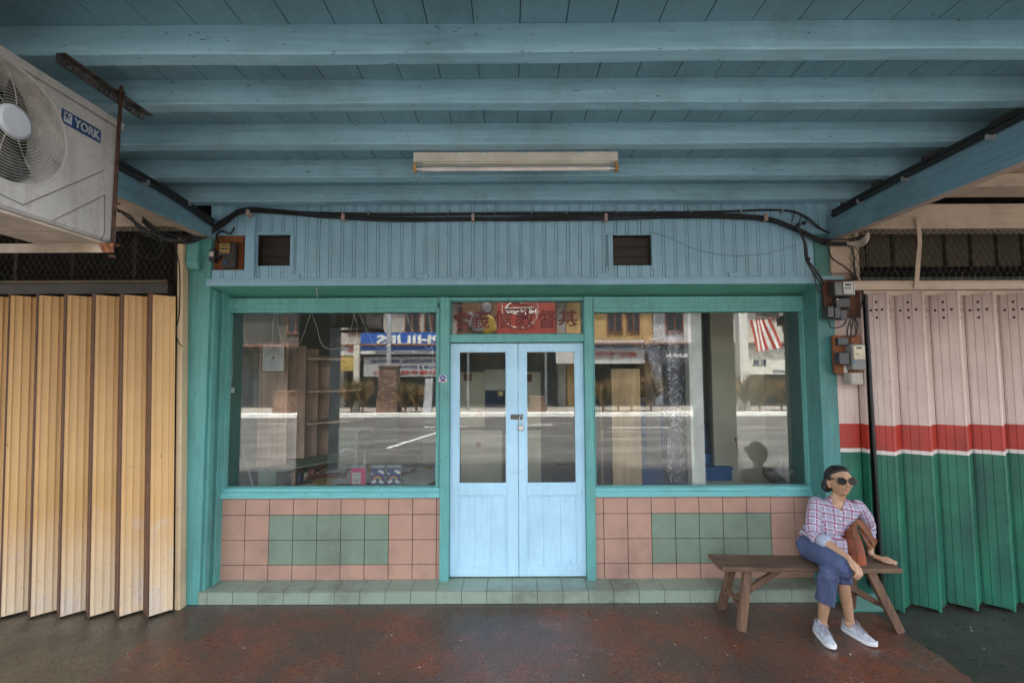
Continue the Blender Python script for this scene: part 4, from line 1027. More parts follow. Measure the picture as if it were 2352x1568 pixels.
tgm = MB(); c_ = atY(533,893,4.07); tgm.box(c_[0]-.022,c_[0]+.022,4.066,4.072,c_[1]-.022,c_[1]+.022); tag(tgm.build('white_hangtag', m_whited, loc=(c_[0],4.07,c_[1]-.02), bevel=.003), 'small white square controller on the added white wire in the left window', 'hangtag')  # plain white tag; there are no lights for it to control
# aluminium pole
po = thing('pole', 'grey aluminium pole with an orange collar leaning in the corner of the left window', 'pole', (-2.15,4.4,.9))
a = atY(532,950,4.45); b = atY(580,1112,4.22)
q = MB(); q.tube([(a[0],4.45,a[1]),(b[0],4.22,b[1])], .013, 10); q.build('tube', plain('aluminium', (.38,.40,.42), .35, .7), po)
t0 = Vector((a[0],4.45,a[1])); t1 = Vector((b[0],4.22,b[1])); dd = t1-t0
q = MB(); q.tube([t0+dd*.26,t0+dd*.40], .019, 10); q.build('collar', plain('orange collar', (.45,.18,.03), .5), po)
q = MB(); q.ell(t0+dd*.22, .035,.02,.035, 8, 6); q.build('cloth_tie', m_whited, po)
# wall devices on the inner left wall
wd_ = thing('wall_switch_box', 'cream fuse box on the inner wall at the left edge of the left window', 'fuse box', (-2.5,4.6,1.9))
for (x0,x1,y0,y1,y) in ((538,556,790,815,4.5),(556,592,800,842,4.6),(528,541,822,860,4.42)):
    q = MB(); a = atY(x0,y0,y); b = atY(x1,y1,y); q.box(a[0],b[0],y,y+.06,b[1],a[1]); q.build('box', plain('ivory plastic', (.42,.39,.30), .5), wd_, bevel=.008)
nb = thing('notice_sheet', 'stack of pale printed notices on the inner left wall under the fuse box', 'notices', (-2.4,4.6,1.5))
a = atY(535,868,4.62); b = atY(590,905,4.62)
q = MB(); q.box(a[0],b[0],4.62,4.63,b[1]-.12,a[1]); q.build('sheet', m_paper, nb)
q = MB()
for i in range(14): q.box(a[0]+.02,b[0]-.03,4.6175,4.6195,a[1]-.02-i*.017,a[1]-.014-i*.017)
q.build('print', plain('faint print', (.2,.2,.2), .8), nb)
# white plastic chair
_old = MB.build
def _shift(self, *a_, **k_):
    self.v = [(x_-.20, y_, z_-.05 if z_ > .2 else z_) for x_,y_,z_ in self.v]; return _old(self, *a_, **k_)
MB.build = _shift
ch = thing('plastic_chair', 'white plastic chair with slatted back standing behind the desk', 'chair', (-1.42,5.05,.1))
m_pl = plain('white plastic', (.55,.55,.53), .45)
q = MB()
for i in range(5): q.box(-1.66,-1.42,5.10,5.12,.72+i*.062,.752+i*.062)
q.build('backrest', m_pl, ch, bevel=.004)
q = MB(); q.tube(bez([(-1.40,5.12,.5),(-1.39,5.12,.80),(-1.41,5.13,1.0),(-1.52,5.14,1.04),(-1.66,5.12,.99),(-1.68,5.12,.5)],6), .018, 8); q.build('back_frame', m_pl, ch)
q = MB(); q.box(-1.68,-1.30,4.72,5.12,.52,.55); q.build('seat', m_pl, ch, bevel=.01)
for x_ in (-1.66,-1.34):
    for y_ in (4.74,5.09): q = MB(); q.bar((x_,y_,.52),(x_+(.03 if x_>-1.5 else -.03),y_,.096),.035,.03); q.build('leg', m_pl, ch)
MB.build = _old
# dark board / easel behind
q = MB(); q.box(-1.58,-1.32,5.5,5.53,.9,1.95); tag(q.build('black_board', plain('black board', (.03,.035,.035), .5), loc=(-1.45,5.5,.9)), 'narrow blackboard standing behind the bookshelf in the left window', 'board')
q = MB(); q.box(-1.10,-.75,5.8,5.86,.1,2.6); tag(q.build('partition_panel', plain('grey green panel', (.14,.155,.14), .8), loc=(-.9,5.8,.1)), 'grey green partition panel deep inside the left window', 'partition')
# behind the door
scr = thing('room_screen', 'folding screen of cream boards with red paper signs behind the doors', 'screen', (0,5.1,.1))
m_cb = plain('cream board', (.62,.57,.44), .8, ns=2)
for (x0,x1,y0,y1,y) in ((1056,1113,854,944,5.1),(1056,1113,946,980,5.12),(1058,1152,988,1112,5.05),(1160,1172,988,1112,5.1),(1160,1170,846,944,5.1),(1196,1242,854,980,5.1),(1196,1242,988,1112,5.1)):
    q = MB(); a = atY(x0,y0,y); b = atY(x1,y1,y); q.box(a[0],b[0],y,y+.02,b[1],a[1]); q.build('board', m_cb, scr)
q = MB(); a = atY(1114,848,5.1); b = atY(1190,895,5.1); q.box(a[0],b[0],5.1,5.12,b[1],a[1]); q.build('white_board', plain('white board', (.7,.68,.56), .6), scr)
q = MB(); a = atY(1114,897,5.2); b = atY(1195,955,5.2); q.box(a[0],b[0],5.2,5.22,b[1],a[1]); q.build('blue_cloth', plain('navy cloth', (.012,.02,.08), .9), scr)
m_rs = plain('red paper', (.22,.05,.02), .7); m_gold = plain('gold ink', (.55,.40,.12), .4, .3)
for (px,py,s_,rot,bodyt,mm) in ((1074,865,.042,0,'恩典',m_rs),(1213,868,.04,0,'平安',m_rs)):
    c_ = atY(px,py,5.08); 
    q = MB(); q.box(c_[0]-s_,c_[0]+s_,5.085,5.09,c_[1]-s_,c_[1]+s_); sg = q.build('red_sign', mm, scr)
def diamond(px,py,r,y,mat,label,ch=None,chm=None):
    c_ = atY(px,py,y); q = MB(); q.hexa([(c_[0]-r,y,c_[1]),(c_[0],y,c_[1]-r),(c_[0]+r,y,c_[1]),(c_[0],y,c_[1]+r),(c_[0]-r,y+.003,c_[1]),(c_[0],y+.003,c_[1]-r),(c_[0]+r,y+.003,c_[1]),(c_[0],y+.003,c_[1]+r)])
    o = tag(q.build('diamond_paper', mat, loc=(c_[0],y,c_[1])), label, 'paper sign')
    if ch: text('character', ch, chm, o, (c_[0],y-.001,c_[1]), (1,0,0), (0,0,1), r*1.0, bold=.01)
diamond(1149,903,.040,4.095,plain('dark gold paper',(.06,.035,.015),.5),'small black and gold diamond paper sign stuck inside the left door pane','福',m_gold)
diamond(1098,951,.040,4.095,plain('orange brown paper',(.28,.11,.04),.7),'plain orange brown diamond paper sign low inside the left door pane')
diamond(1098,1021,.032,4.6,plain('red brown paper',(.24,.09,.06),.7),'small faded red diamond paper sign on the lower cream board')
bp = MB(); a = atY(1212+20,1072,4.6); b = atY(1322,1112,4.6); bp.box(atY(1278,1072,4.6)[0],b[0],4.6,4.95,b[1]-.3,a[1]); tag(bp.build('black_box', plain('black cabinet', (.012,.013,.015), .4), loc=(.5,4.7,.5), bevel=.004), 'black cabinet low behind the right door pane', 'cabinet')
# right window: plank, curtain, pillar, stairs, bag, broom
q = MB(); a = atY(1404,848,4.55); b = atY(1474,1118,4.55); q.box(a[0],b[0],4.55,4.575,.45,a[1])
tag(q.build('wooden_board', wood('orange plank', (.66,.45,.26), (.52,.34,.19), 'z', .7, .1, .4), loc=(a[0],4.55,.45)), 'tall yellow brown board standing upright behind the right window', 'board')
q = MB(); a = atY(1377,880,4.6); q.box(a[0],a[0]+.03,4.6,4.62,.3,a[1]); tag(q.build('thin_post', wood('thin post', (.24,.16,.09), (.16,.1,.06), 'z'), loc=(a[0],4.6,.3)), 'thin wooden post left of the tall board in the right window', 'post')
q = MB(); a = atY(1480,715,4.9); b = atY(1520,1118,4.9); q.box(a[0],b[0],4.9,4.93,.1,2.9); tag(q.build('wall_strip', plain('lilac grey wall strip', (.26,.25,.26), .8), loc=(a[0],4.9,.1)), 'lilac grey wall strip behind the silver curtain', 'wall')
def curtain():
    t = NT('silver brocade'); 
    v = t.noise(6, t.co((1,1,.7)), detail=1.5, dist=2.6)
    ln = t.ramp(v, [(.475,0),(.495,1),(.515,0)])
    c = t.mix(t.ramp(t.noise(3), [(.4,0),(.6,1)]), (.07,.07,.10), (.11,.11,.15)); c = t.mix(ln, c, (.7,.7,.75))
    return t.fin(c, .32, t.bump(t.noise(12, t.co((3,1,.4))), .4, .01), .35)
cu = thing('curtain', 'rolled dark silver curtain with pale scroll pattern hanging in the right window', 'curtain', (1.55,4.35,.8))
rr = []; N = 26
for j in range(N+1):
    u = j/N; z = 2.20-u*1.38; y = 4.36
    px = 1555 + 0*u; w_ = .085+.015*math.sin(u*9)+(.05*u)
    cx_ = atY(1548+8*u, 900, y)[0]; ring_ = []
    for k in range(26):
        a = 2*PI*k/26; r_ = 1+.10*math.sin(a*5+u*2)+.05*math.sin(a*9+u*11)
        ring_.append((cx_+math.cos(a)*w_*r_*(1-.2*math.exp(-((u-.6)/.05)**2)), y+math.sin(a)*.06*r_, z))
    rr.append(ring_)
q = MB(); q.rings(rr); q.build('roll', curtain(), cu)
rr = []
for j in range(15):
    u = j/14; z = 2.18-u*.95; x_ = atY(1500+40*u, 900, 4.42)[0]; w_ = .10*(1-u*.75); ring_ = []
    for k in range(18):
        a = 2*PI*k/18; ring_.append((x_+math.cos(a)*w_*(1+.12*math.sin(a*4+u*3)), 4.43+math.sin(a)*.03, z+.09*math.cos(a)*(1-u)))
    rr.append(ring_)
q = MB(); q.rings(rr); q.build('loose_fold', curtain(), cu)
q = MB(); a = atY(1580,718,4.12); b = atY(1620,1118,4.12); q.box(a[0],b[0],4.12,4.22,.096,2.46); tag(q.build('white_post', plain('white painted post', (.88,.86,.82), .5), loc=(a[0],4.12,.1)), 'white painted post just inside the right window', 'post')
sta = thing('staircase', 'bright blue wooden staircase rising to the left behind the right window', 'staircase', (2.0,4.9,.1))
m_bl = paint('bright blue paint', (.015,.14,.42), grain='x', dirtamt=.2)
sx = [(1680,1080),(1655,1048),(1640,1015),(1628,985),(1612,950),(1598,915)]
for i, (px, py) in enumerate(sx):
    y = 4.75+i*.22; b = atY(px,py,y); q = MB(); q.box(b[0]-1.0,b[0],y,y+.24,max(.1,b[1]-.5),b[1]); q.box(b[0]-1.0,b[0]+.015,y-.012,y+.24,b[1]+.0005,b[1]+.02); q.build('stair_step', m_bl, sta)
q = MB(); q.box(2.02,2.10,5.6,6.0,.1,3.2); tag(q.build('partition_edge', plain('dark olive wall', (.085,.078,.055), .9), loc=(2.06,5.8,.1)), 'dark olive wall edge beside the blue staircase', 'wall')
q = MB(); q.box(1.35,2.40,6.4,6.46,.1,3.2); tag(q.build('back_wall', plain('dark olive plaster', (.075,.07,.05), .9), loc=(1.9,6.4,.1)), 'dark olive wall behind the blue staircase', 'wall')
q = MB(); q.box(2.06,2.60,4.85,4.92,.1,3.2); tag(q.build('side_wall', plain('cream plaster', (.66,.60,.47), .85, ns=1.5), loc=(2.3,4.9,.1)), 'smooth cream wall filling the right part of the right window', 'wall')
q = MB(); a = atY(1690,1010,4.5); b = atY(1712,1118,4.4); q.tube([(a[0],4.5,a[1]),(b[0],4.35,.6)], .010, 8); q.ell((a[0],4.5,a[1]),.02,.02,.02,8,6); tag(q.build('broom_stick', wood('stick', (.25,.17,.10),(.18,.12,.07),'z'), loc=(b[0],4.35,.6)), 'thin broom stick leaning on the cream wall', 'broom')
rr = []
for j in range(9):
    u = j/8; r_ = .155*math.sin(PI*(.12+.80*(1-u)))**.8 if u < .8 else .03; ring_ = []
    c_ = atY(1797,1118,4.25); z = .80+.20*u
    for k in range(22):
        a = 2*PI*k/22; w_ = 1+.10*math.sin(a*7+u*4)+.05*math.sin(a*11); ring_.append((c_[0]+math.cos(a)*r_*w_*1.0, 4.27+math.sin(a)*r_*.6*w_, z+.008*math.sin(a*5)))
    rr.append(ring_)
q = MB(); q.rings(rr); q.ell((rr[-1][0][0]-.02,4.27,1.01),.035,.02,.02,8,6)
pb = NT('cloudy plastic bag'); pb.fin((.16,.145,.13), .22, pb.bump(pb.noise(14, detail=5, dist=1), .9, .02))
tag(q.build('plastic_bag', pb.mat, loc=(2.3,4.27,.80)), 'knotted translucent plastic bag resting inside the corner of the right window', 'bag')
q = MB(); q.box(1.7,2.55,4.15,4.45,.76,.80); tag(q.build('low_shelf', m_intw, loc=(2.1,4.3,.76)), 'low ledge under the plastic bag inside the right window', 'shelf')
# small white flake streaks stuck on green soffit
q = MB(); a = atY(727,656,3.83); b = atY(731,684,3.98); q.tube(bez([(a[0],3.835,a[1]-.008),((a[0]+b[0])/2+.006,3.90,2.475),(b[0],3.985,2.458)],5), .003, 5); tag(q.build('cut_cable_tie', m_whited, loc=(a[0],3.85,2.49)), 'thin white cable tie dangling under the green soffit above the left window', 'cable tie')

random.seed(11); q = MB()
for i in range(34):
    x_ = random.uniform(-3.6,3.6); y_ = 3.75-random.random()**1.7*1.1; r_ = random.uniform(.002,.007); a = random.uniform(0,6)
    pts = [(x_+r_*random.uniform(.5,1.3)*math.cos(a+k*1.25), y_+r_*random.uniform(.5,1.3)*math.sin(a+k*1.25), .0015+random.uniform(0,.003)) for k in range(5)]
    q.add(pts+[(p_[0],p_[1],.0005) for p_ in pts], [(0,1,2,3,4),(9,8,7,6,5)]+[(k,(k+1)%5,5+(k+1)%5,5+k) for k in range(5)], random.choice((0,0,1)))
tag(q.build('litter', [plain('paint chip', (.34,.31,.27), .8), plain('dry leaf bit', (.22,.14,.06), .8)], loc=(0,3.4,.0005)), 'tiny paper scraps and paint chips scattered over the walkway floor', 'litter', kind='stuff')
# ================================================================ THE WOMAN ON THE BENCH
V = Vector
def capsule_chain(q, pts, rs, n=16, flat=None, per=6):
    """smooth tube through joints with rounded ends; flat=(axis vector, factor) squeezes the section"""
    P = bez(pts, per); m = len(P)
    R_ = []
    for i in range(m):
        u = i/(m-1)*(len(rs)-1); k = min(int(u), len(rs)-2); f = u-k; f = f*f*(3-2*f); R_.append(rs[k]*(1-f)+rs[k+1]*f)
    q.tube(P, R_, n); q.ell(P[0], R_[0], R_[0], R_[0], 12, 8); q.ell(P[-1], R_[-1], R_[-1], R_[-1], 12, 8)
def remesh(q, voxel, smooth=2, fac=.5):
    o = q.build('tmp_remesh', m_dark); o.modifiers.new('r', 'REMESH'); r = o.modifiers['r']; r.mode = 'VOXEL'; r.voxel_size = voxel
    if smooth: s = o.modifiers.new('s', 'SMOOTH'); s.iterations = smooth; s.factor = fac
    dg = bpy.context.evaluated_depsgraph_get(); me = bpy.data.meshes.new_from_object(o.evaluated_get(dg)); bpy.data.objects.remove(o)
    n = len(me.vertices); co = np.empty(n*3); me.vertices.foreach_get('co', co); no = np.empty(n*3); me.vertices.foreach_get('normal', no)
    return me, co.reshape(-1,3), no.reshape(-1,3)
def finish(me, co, name, mat, parent, uv=None, tint=None):
    b = parent
    while b.parent: b = b.parent
    me.vertices.foreach_set('co', (co-np.array(b.location)).ravel())
    if uv is not None:
        a = me.attributes.new('cloth', 'FLOAT_VECTOR', 'POINT'); a.data.foreach_set('vector', np.ascontiguousarray(uv, dtype=np.float32).ravel())
    if tint is not None:
        a = me.attributes.new('tint', 'FLOAT', 'POINT'); a.data.foreach_set('value', np.ascontiguousarray(tint, dtype=np.float32))
    me.materials.clear(); me.materials.append(mat); me.polygons.foreach_set('use_smooth', [True]*len(me.polygons)); me.update(); me.name = name
    o = bpy.data.objects.new(name, me); C.objects.link(o); o.parent = parent; return o
def seg_coords(co, a, b, ref):
    a, b, ref = np.array(a), np.array(b), np.array(ref); d = b-a; L = np.linalg.norm(d); d = d/L
    t = (co-a)@d; tc = np.clip(t, 0, L); pr = a+np.outer(tc, d); r = co-pr; dist = np.linalg.norm(r, axis=1)
    e1 = ref-d*(ref@d); e1 /= np.linalg.norm(e1); e2 = np.cross(d, e1)
    return t, np.arctan2(r@e2, r@e1), dist, L
wom = thing('person', 'elderly woman in sunglasses, plaid shirt and cropped denim trousers sitting cross legged on the bench', 'person', (2.25,3.5,0))
# ---- materials
def skinmat():
    t = NT('skin'); at = t.new('ShaderNodeAttribute', attribute_name='tint'); n = t.noise(14, detail=5)
    c = t.ramp(n, [(.35,(.35,.195,.11)),(.65,(.44,.26,.155))]); c = t.mix(t.ramp(t.noise(45, detail=3), [(.55,0),(.75,.35)]), c, (.27,.13,.08))
    c = t.mix(t.ramp(at.outputs['Fac'], [(0,0),(1,.75)]), c, (.27,.085,.065))
    b = t.bump(t.noise(60, t.co((1,1,2.2)), detail=5), .25, .003)
    return t.fin(c, .5, b, **{'Subsurface Weight': .12, 'Subsurface Scale': .01})
m_skin = skinmat()
def plaid():
    t = NT('plaid cotton'); at = t.new('ShaderNodeAttribute', attribute_name='cloth'); u, v, w_ = t.xyz(at.outputs['Vector'])
    c = t.mix(t.ramp(t.noise(9), [(.3,0),(.7,1)]), (.235,.22,.28), (.30,.285,.35))
    def stripe(x, per, ph, wd, soft=.15):
        f = t.math('FRACT', t.math('ADD', t.math('DIVIDE', x, per*1.30), ph)); d = t.math('ABSOLUTE', t.math('SUBTRACT', f, .5))
        return t.math('LESS_THAN', d, wd)
    for x in (u, v):
        c = t.mix(t.math('MULTIPLY', stripe(x, .042, .0, .045), .7), c, (.50,.48,.55))
        c = t.mix(t.math('MULTIPLY', stripe(x, .042, .40, .035), .5), c, (.46,.44,.51))
        c = t.mix(t.math('MULTIPLY', stripe(x, .042, .20, .085), .72), c, (.235,.03,.065))
    wv = t.noise(220, detail=2); wv2 = t.bump(wv, .3, .001)
    f = t.noise(16, t.co((1,1,1)), detail=4, dist=1.2)
    return t.fin(c, .85, t.bump(f, .45, .012, wv2))
m_plaid = plaid()
def denim(name, a, b):
    t = NT(name); n = t.noise(230, detail=2); c = t.ramp(n, [(.35,a),(.65,b)]); c = t.mix(t.ramp(t.noise(5, detail=4), [(.4,0),(.7,.5)]), c, tuple(v*.65 for v in a))
    return t.fin(c, .9, t.bump(t.noise(13, detail=4, dist=1.5), .4, .012, t.bump(n, .25, .001)))
m_denim = denim('blue chambray', (.035,.052,.115), (.08,.105,.19))
m_cuff = denim('pale cuff', (.27,.30,.38), (.38,.41,.49))
m_hair = NT('black hair'); m_hair = m_hair.fin(m_hair.ramp(m_hair.noise(30, m_hair.co((1,1,6)), detail=5), [(.3,(.004,.0035,.0035)),(.75,(.018,.015,.014))]), .45, m_hair.bump(m_hair.noise(60, m_hair.co((1,1,5)), detail=3), .5, .004))
# ---- head in its own frame
HC = V((2.386, 3.480, 1.021)); HS = 1.02; yaw = math.radians(-6); pit = math.radians(9)
hl = V((math.cos(yaw), math.sin(yaw), 0)); hf0 = V((math.sin(yaw), -math.cos(yaw), 0)); hf = hf0*math.cos(pit)+V((0,0,1))*math.sin(pit); hu = hl.cross(hf)*-1
if hu.z < 0: hu = -hu
def HW(x, y, z): return HC+(hl*x+hf*y+hu*z)*HS
G = lambda x, z, cx, cz, sx, sz: math.exp(-((x-cx)/sx)**2-((z-cz)/sz)**2)
def headpt(th, ph, off=0):
    x = .071*math.sin(ph)*math.sin(th); y = .090*math.sin(ph)*math.cos(th); z = .104*math.cos(ph)
    zz = z/.104
    if zz < 0: x *= 1-.26*(-zz)**1.5; 
    if zz < 0 and y < 0: y *= 1+.45*zz
    if zz < 0 and y > 0: y *= 1-.08*(-zz)
    if y > 0 and abs(x) < .08:
        f = min(1, y/.04)
        d = .019*G(x,z,0,-.024,.012,.012)+.008*G(x,z,0,-.030,.019,.008)+.008*G(x,z,0,.002,.009,.022)-.010*(G(x,z,.030,.010,.016,.012)+G(x,z,-.030,.010,.016,.012)) \
            +.005*(G(x,z,.028,.032,.022,.008)+G(x,z,-.028,.032,.022,.008))+.006*(G(x,z,.038,-.026,.018,.016)+G(x,z,-.038,-.026,.018,.016)) \
            +.009*G(x,z,0,-.0500,.021,.0046)+.009*G(x,z,0,-.0615,.018,.0052)-.006*G(x,z,0,-.0556,.023,.0028)-.004*G(x,z,0,-.070,.02,.005)+.008*G(x,z,0,-.086,.020,.013) \
            -.003*(G(x,z,.030,-.052,.006,.016)+G(x,z,-.030,-.052,.006,.016))
        y += d*f
    return x, y, z
bq = MB(); nth, nph = 96, 72; vs = []
for j in range(nph+1):
    for k in range(nth): vs.append(HW(*headpt(2*PI*k/nth, PI*(j/nph))))
bq.add(vs, [(j*nth+k, j*nth+(k+1)%nth, (j+1)*nth+(k+1)%nth, (j+1)*nth+k) for j in range(nph) for k in range(nth)], 0, True)
for s in (1,-1):   # ears
    Re = Matrix((hl, hf, hu)).transposed()
    bq.ell(HW(s*.073,-.010,-.014), .010,.018,.032, 14, 10, R=Re); bq.ell(HW(s*.071,-.004,-.040), .008,.010,.012, 10, 8, R=Re)
nb_ = V((2.385,3.505,.868))
capsule_chain(bq, [HW(0,-.022,-.045), HW(0,-.024,-.080), nb_+V((0,.004,.02)), nb_+V((0,.015,-.05))], [.044,.041,.045,.060])
bq.ell(nb_+V((-.016,-.020,-.030)), .050,.036,.050, 14, 10)
# trunk core under the shirt
capsule_chain(bq, [nb_+V((0,.02,-.05)), (2.35,3.53,.72), (2.27,3.55,.58), (2.23,3.55,.54)], [.07,.085,.09,.09])
SR, ER, WR = V((2.243,3.560,.838)), V((2.160,3.44,.655)), V((2.214,3.185,.588))
SL, EL, WL = V((2.532,3.485,.830)), V((2.640,3.565,.665)), V((2.604,3.505,.500))
capsule_chain(bq, [SR+V((.03,0,-.015)), (SR+ER)/2, ER, (ER*2+WR)/3, WR], [.028,.036,.032,.033,.022])
capsule_chain(bq, [SL+V((-.03,0,-.015)), (SL+EL)/2, EL, (EL*2+WL)/3, WL], [.028,.036,.030,.031,.021])
def finger(q, pts, r0, r1): capsule_chain(q, pts, [r0, (r0+r1)/2+.0006, r1], 10, per=5)
# right hand draped over the knee: palm then fingers bending down
kn = V((2.226,3.130,.560)); side = V((.80,.42,-.30)).normalized(); down = V((.06,-.10,-1)).normalized()
def palm(q, w, k, side, wid, thick, nrm):
    rr = []
    for i in range(7):
        u = i/6; c = w*(1-u)+k*u; hw = (.021+(wid-.021)*min(1,u*1.5)); th = .017*(1-u)+thick*u; rr.append([c+side*hw*math.cos(a)+nrm*th*math.sin(a) for a in [2*PI*j/14 for j in range(14)]])
    q.rings(rr)
pn = (kn-WR).normalized().cross(side).normalized()
palm(bq, WR, kn, side, .034, .013, pn)
for i, (o_, L_, sp) in enumerate(((-.027,.050,-.012),(-.009,.058,-.002),(.010,.055,.006),(.027,.043,.014))):
    b = kn+side*o_; p1 = b+(kn-WR).normalized()*.016+down*.012+side*sp*.3; p2 = p1+down*L_*.55+V((-.004,-.006,0)); p3 = p2+down*L_*.45+V((-.010,.012,0))
    finger(bq, [b, p1, p2, p3], .0088, .0070)
tb = WR*.55+kn*.45-side*.026; finger(bq, [tb, tb+V((-.010,-.026,-.014)), tb+V((-.006,-.046,-.036))], .0105, .0078)
# left hand flat on the seat, fingers pointing out to the side
kl = V((2.668,3.468,.467)); sd2 = V((.45,.86,-.0)).normalized()
WLa = WL+V((.012,-.006,-.020))
palm(bq, WLa, kl, sd2, .036, .012, V((.2,0,1)).normalized())
fd = V((.90,-.42,-.04)).normalized()
for i, (o_, L_) in enumerate(((-.030,.060),(-.010,.072),(.010,.074),(.029,.060))):
    b = kl+sd2*o_; spd = sd2*(o_*.35)
    finger(bq, [b, b+fd*L_*.36+V((0,0,.006))+spd*.4, b+fd*L_*.7+spd*.7+V((0,0,-.001)), b+fd*L_+spd+V((0,0,-.008))], .0085, .0068)
tb = WLa*.5+kl*.5-sd2*.028; finger(bq, [tb, tb+V((.016,-.030,-.006)), tb+V((.046,-.050,-.010))], .0105, .0078)
# legs
HR, KR, AR = V((2.185,3.51,.535)), V((2.178,3.200,.530)), V((2.336,3.372,.105))
HL, KL, AL = V((2.30,3.52,.53)), V((2.112,3.225,.470)), V((2.146,3.368,.100))
def lower(q, K, A, toe):
    d = (A-K); back = V((0,1,0))
    capsule_chain(q, [K, K+d*.28+back*.012, K+d*.6+back*.006, A, A+V((0,.005,-.035))], [.038,.042,.036,.027,.030])
lower(bq, KR, AR, 0); lower(bq, KL, AL, 0)
capsule_chain(bq, [HR, (HR+KR)/2, KR], [.06,.05,.042]); capsule_chain(bq, [HL, (HL+KL)/2, KL], [.06,.05,.042])
capsule_chain(bq, [AR+V((.004,.02,-.060)), AR+V((.02,-.06,-.068))], [.020,.014]); capsule_chain(bq, [AL+V((0,.02,-.055)), AL+V((-.01,-.07,-.064))], [.020,.014])
me, co, no = remesh(bq, .0028, 2, .4)
# local head coordinates for lip tint and creases
rel = (co-np.array(HC))/HS; lx_, ly_, lz_ = rel@np.array(hl), rel@np.array(hf), rel@np.array(hu)
tint = np.where(ly_ > .04, np.exp(-((lx_)/.021)**4-((lz_+.0555)/.0075)**4), 0)
# creases: smile lines, forehead lines, neck cords
front = (ly_ > .035)
d = np.zeros(len(co))
for s in (1,-1):
    d -= front*.0026*np.exp(-(((lx_-s*(.020+.35*(-lz_-.030)))/.0028)**2))*((lz_<-.022)&(lz_>-.066))
for zc in (.056,.066,.076): d -= front*.0008*np.exp(-((lz_-zc-.004*np.cos(lx_*40))/.0022)**2)
nk = np.exp(-((lz_+.11)/.035)**2)*(np.abs(lx_)<.05); d += nk*.0022*np.sin(lx_*230)
co2 = co+no*d[:,None]
finish(me, co2, 'body', m_skin, wom, tint=tint)
# ---- trousers
tq = MB()
capsule_chain(tq, [(2.215,3.575,.535),(2.30,3.565,.545)], [.096,.092], 20)
tq.ell((2.255,3.565,.535), .128,.100,.082, 20, 12)
capsule_chain(tq, [HR+V((-.005,.02,.0)), (HR+KR)/2+V((-.012,0,.010)), KR+V((-.004,.006,.008)), KR+V((.006,-.010,-.02))], [.088,.078,.060,.056], 20)
capsule_chain(tq, [HL, (HL+KL)/2, KL+V((0,0,.0))], [.082,.066,.055], 20)
def pantleg(q, K, A, u1, r0, r1, tilt):
    d = (A-K); P = [K+d*t for t in (0,u1*.35,u1*.7,u1)]; rr = []
    PP = bez(P, 6); n = 24; 
    for i, p in enumerate(PP):
        u = i/(len(PP)-1); r = r0*(1-u)+r1*u; ring_ = []
        for k in range(n):
            a = 2*PI*k/n; rw = r*(1+.05*math.sin(a*3+1)*u+.03*math.sin(a*5))
            ring_.append(p+V((math.cos(a)*rw*1.0, math.sin(a)*rw*.95, 0))+V((0,0,tilt*math.cos(a)*u)))
        rr.append(ring_)
    q.rings(rr)
pantleg(tq, KR+V((0,.004,.01)), AR, .31, .059, .056, .0)
pantleg(tq, KL+V((0,.004,.0)), AL, .62, .061, .059, -.018)
me, co, no = remesh(tq, .0045, 3, .5)
d = np.zeros(len(co)); x, y, z = co.T
d += .0022*np.sin(x*60+z*45+3*np.sin(y*23+z*11))*np.exp(-((z-.53)/.08)**2)
d += .0026*np.sin((x*.9+z*.5)*95+2*np.sin(z*24+y*18))*np.exp(-((z-.47)/.07)**2)
t_, an, di, L = seg_coords(co, KL, AL, (1,0,0)); d += .0045*np.sin(an*4+t_*16)*np.exp(-((t_-.16)/.12)**2)*(di < .09)
t_, an, di, L = seg_coords(co, KR, AR, (1,0,0)); d += .0030*np.sin(an*5+t_*22)*np.exp(-((t_-.06)/.08)**2)*(di < .09)
d += .0012*np.sin(x*170+3*np.sin(z*50))*np.sin(z*120+y*60)
# flatten where she sits
co2 = co+no*d[:,None]; sit = (co2[:,2] < .449) & (co2[:,1] > 3.42); co2[sit,2] = .449
finish(me, co2, 'trousers', m_denim, wom)
# ---- shirt
sq = MB()
sec = [  # centre x, y, z, half width x, half depth y
 (2.262,3.560,.515,.140,.108),(2.262,3.558,.560,.140,.108),(2.272,3.552,.61,.132,.102),(2.298,3.545,.66,.130,.098),(2.335,3.535,.71,.136,.096),
 (2.362,3.528,.755,.142,.095),(2.378,3.522,.80,.150,.090),(2.385,3.518,.830,.156,.080),(2.388,3.520,.855,.138,.066),(2.388,3.524,.872,.092,.052),(2.388,3.528,.884,.056,.042)]
rr = []
for (cx,cy,cz,hw,hd) in sec:
    tw = -math.radians(20*min(1,max(0,(cz-.52)/.2))); cc_, ss_ = math.cos(tw), math.sin(tw); ring_ = []
    for a in [2*PI*k/40 for k in range(40)]:
        u_ = hw*math.copysign(abs(math.cos(a))**.85,math.cos(a)); v_ = hd*math.copysign(abs(math.sin(a))**.9,math.sin(a)); ring_.append((cx+u_*cc_-v_*ss_, cy+u_*ss_+v_*cc_, cz+(.02*math.cos(a) if cz<.53 else 0)))
    rr.append(ring_)
sq.rings(rr)
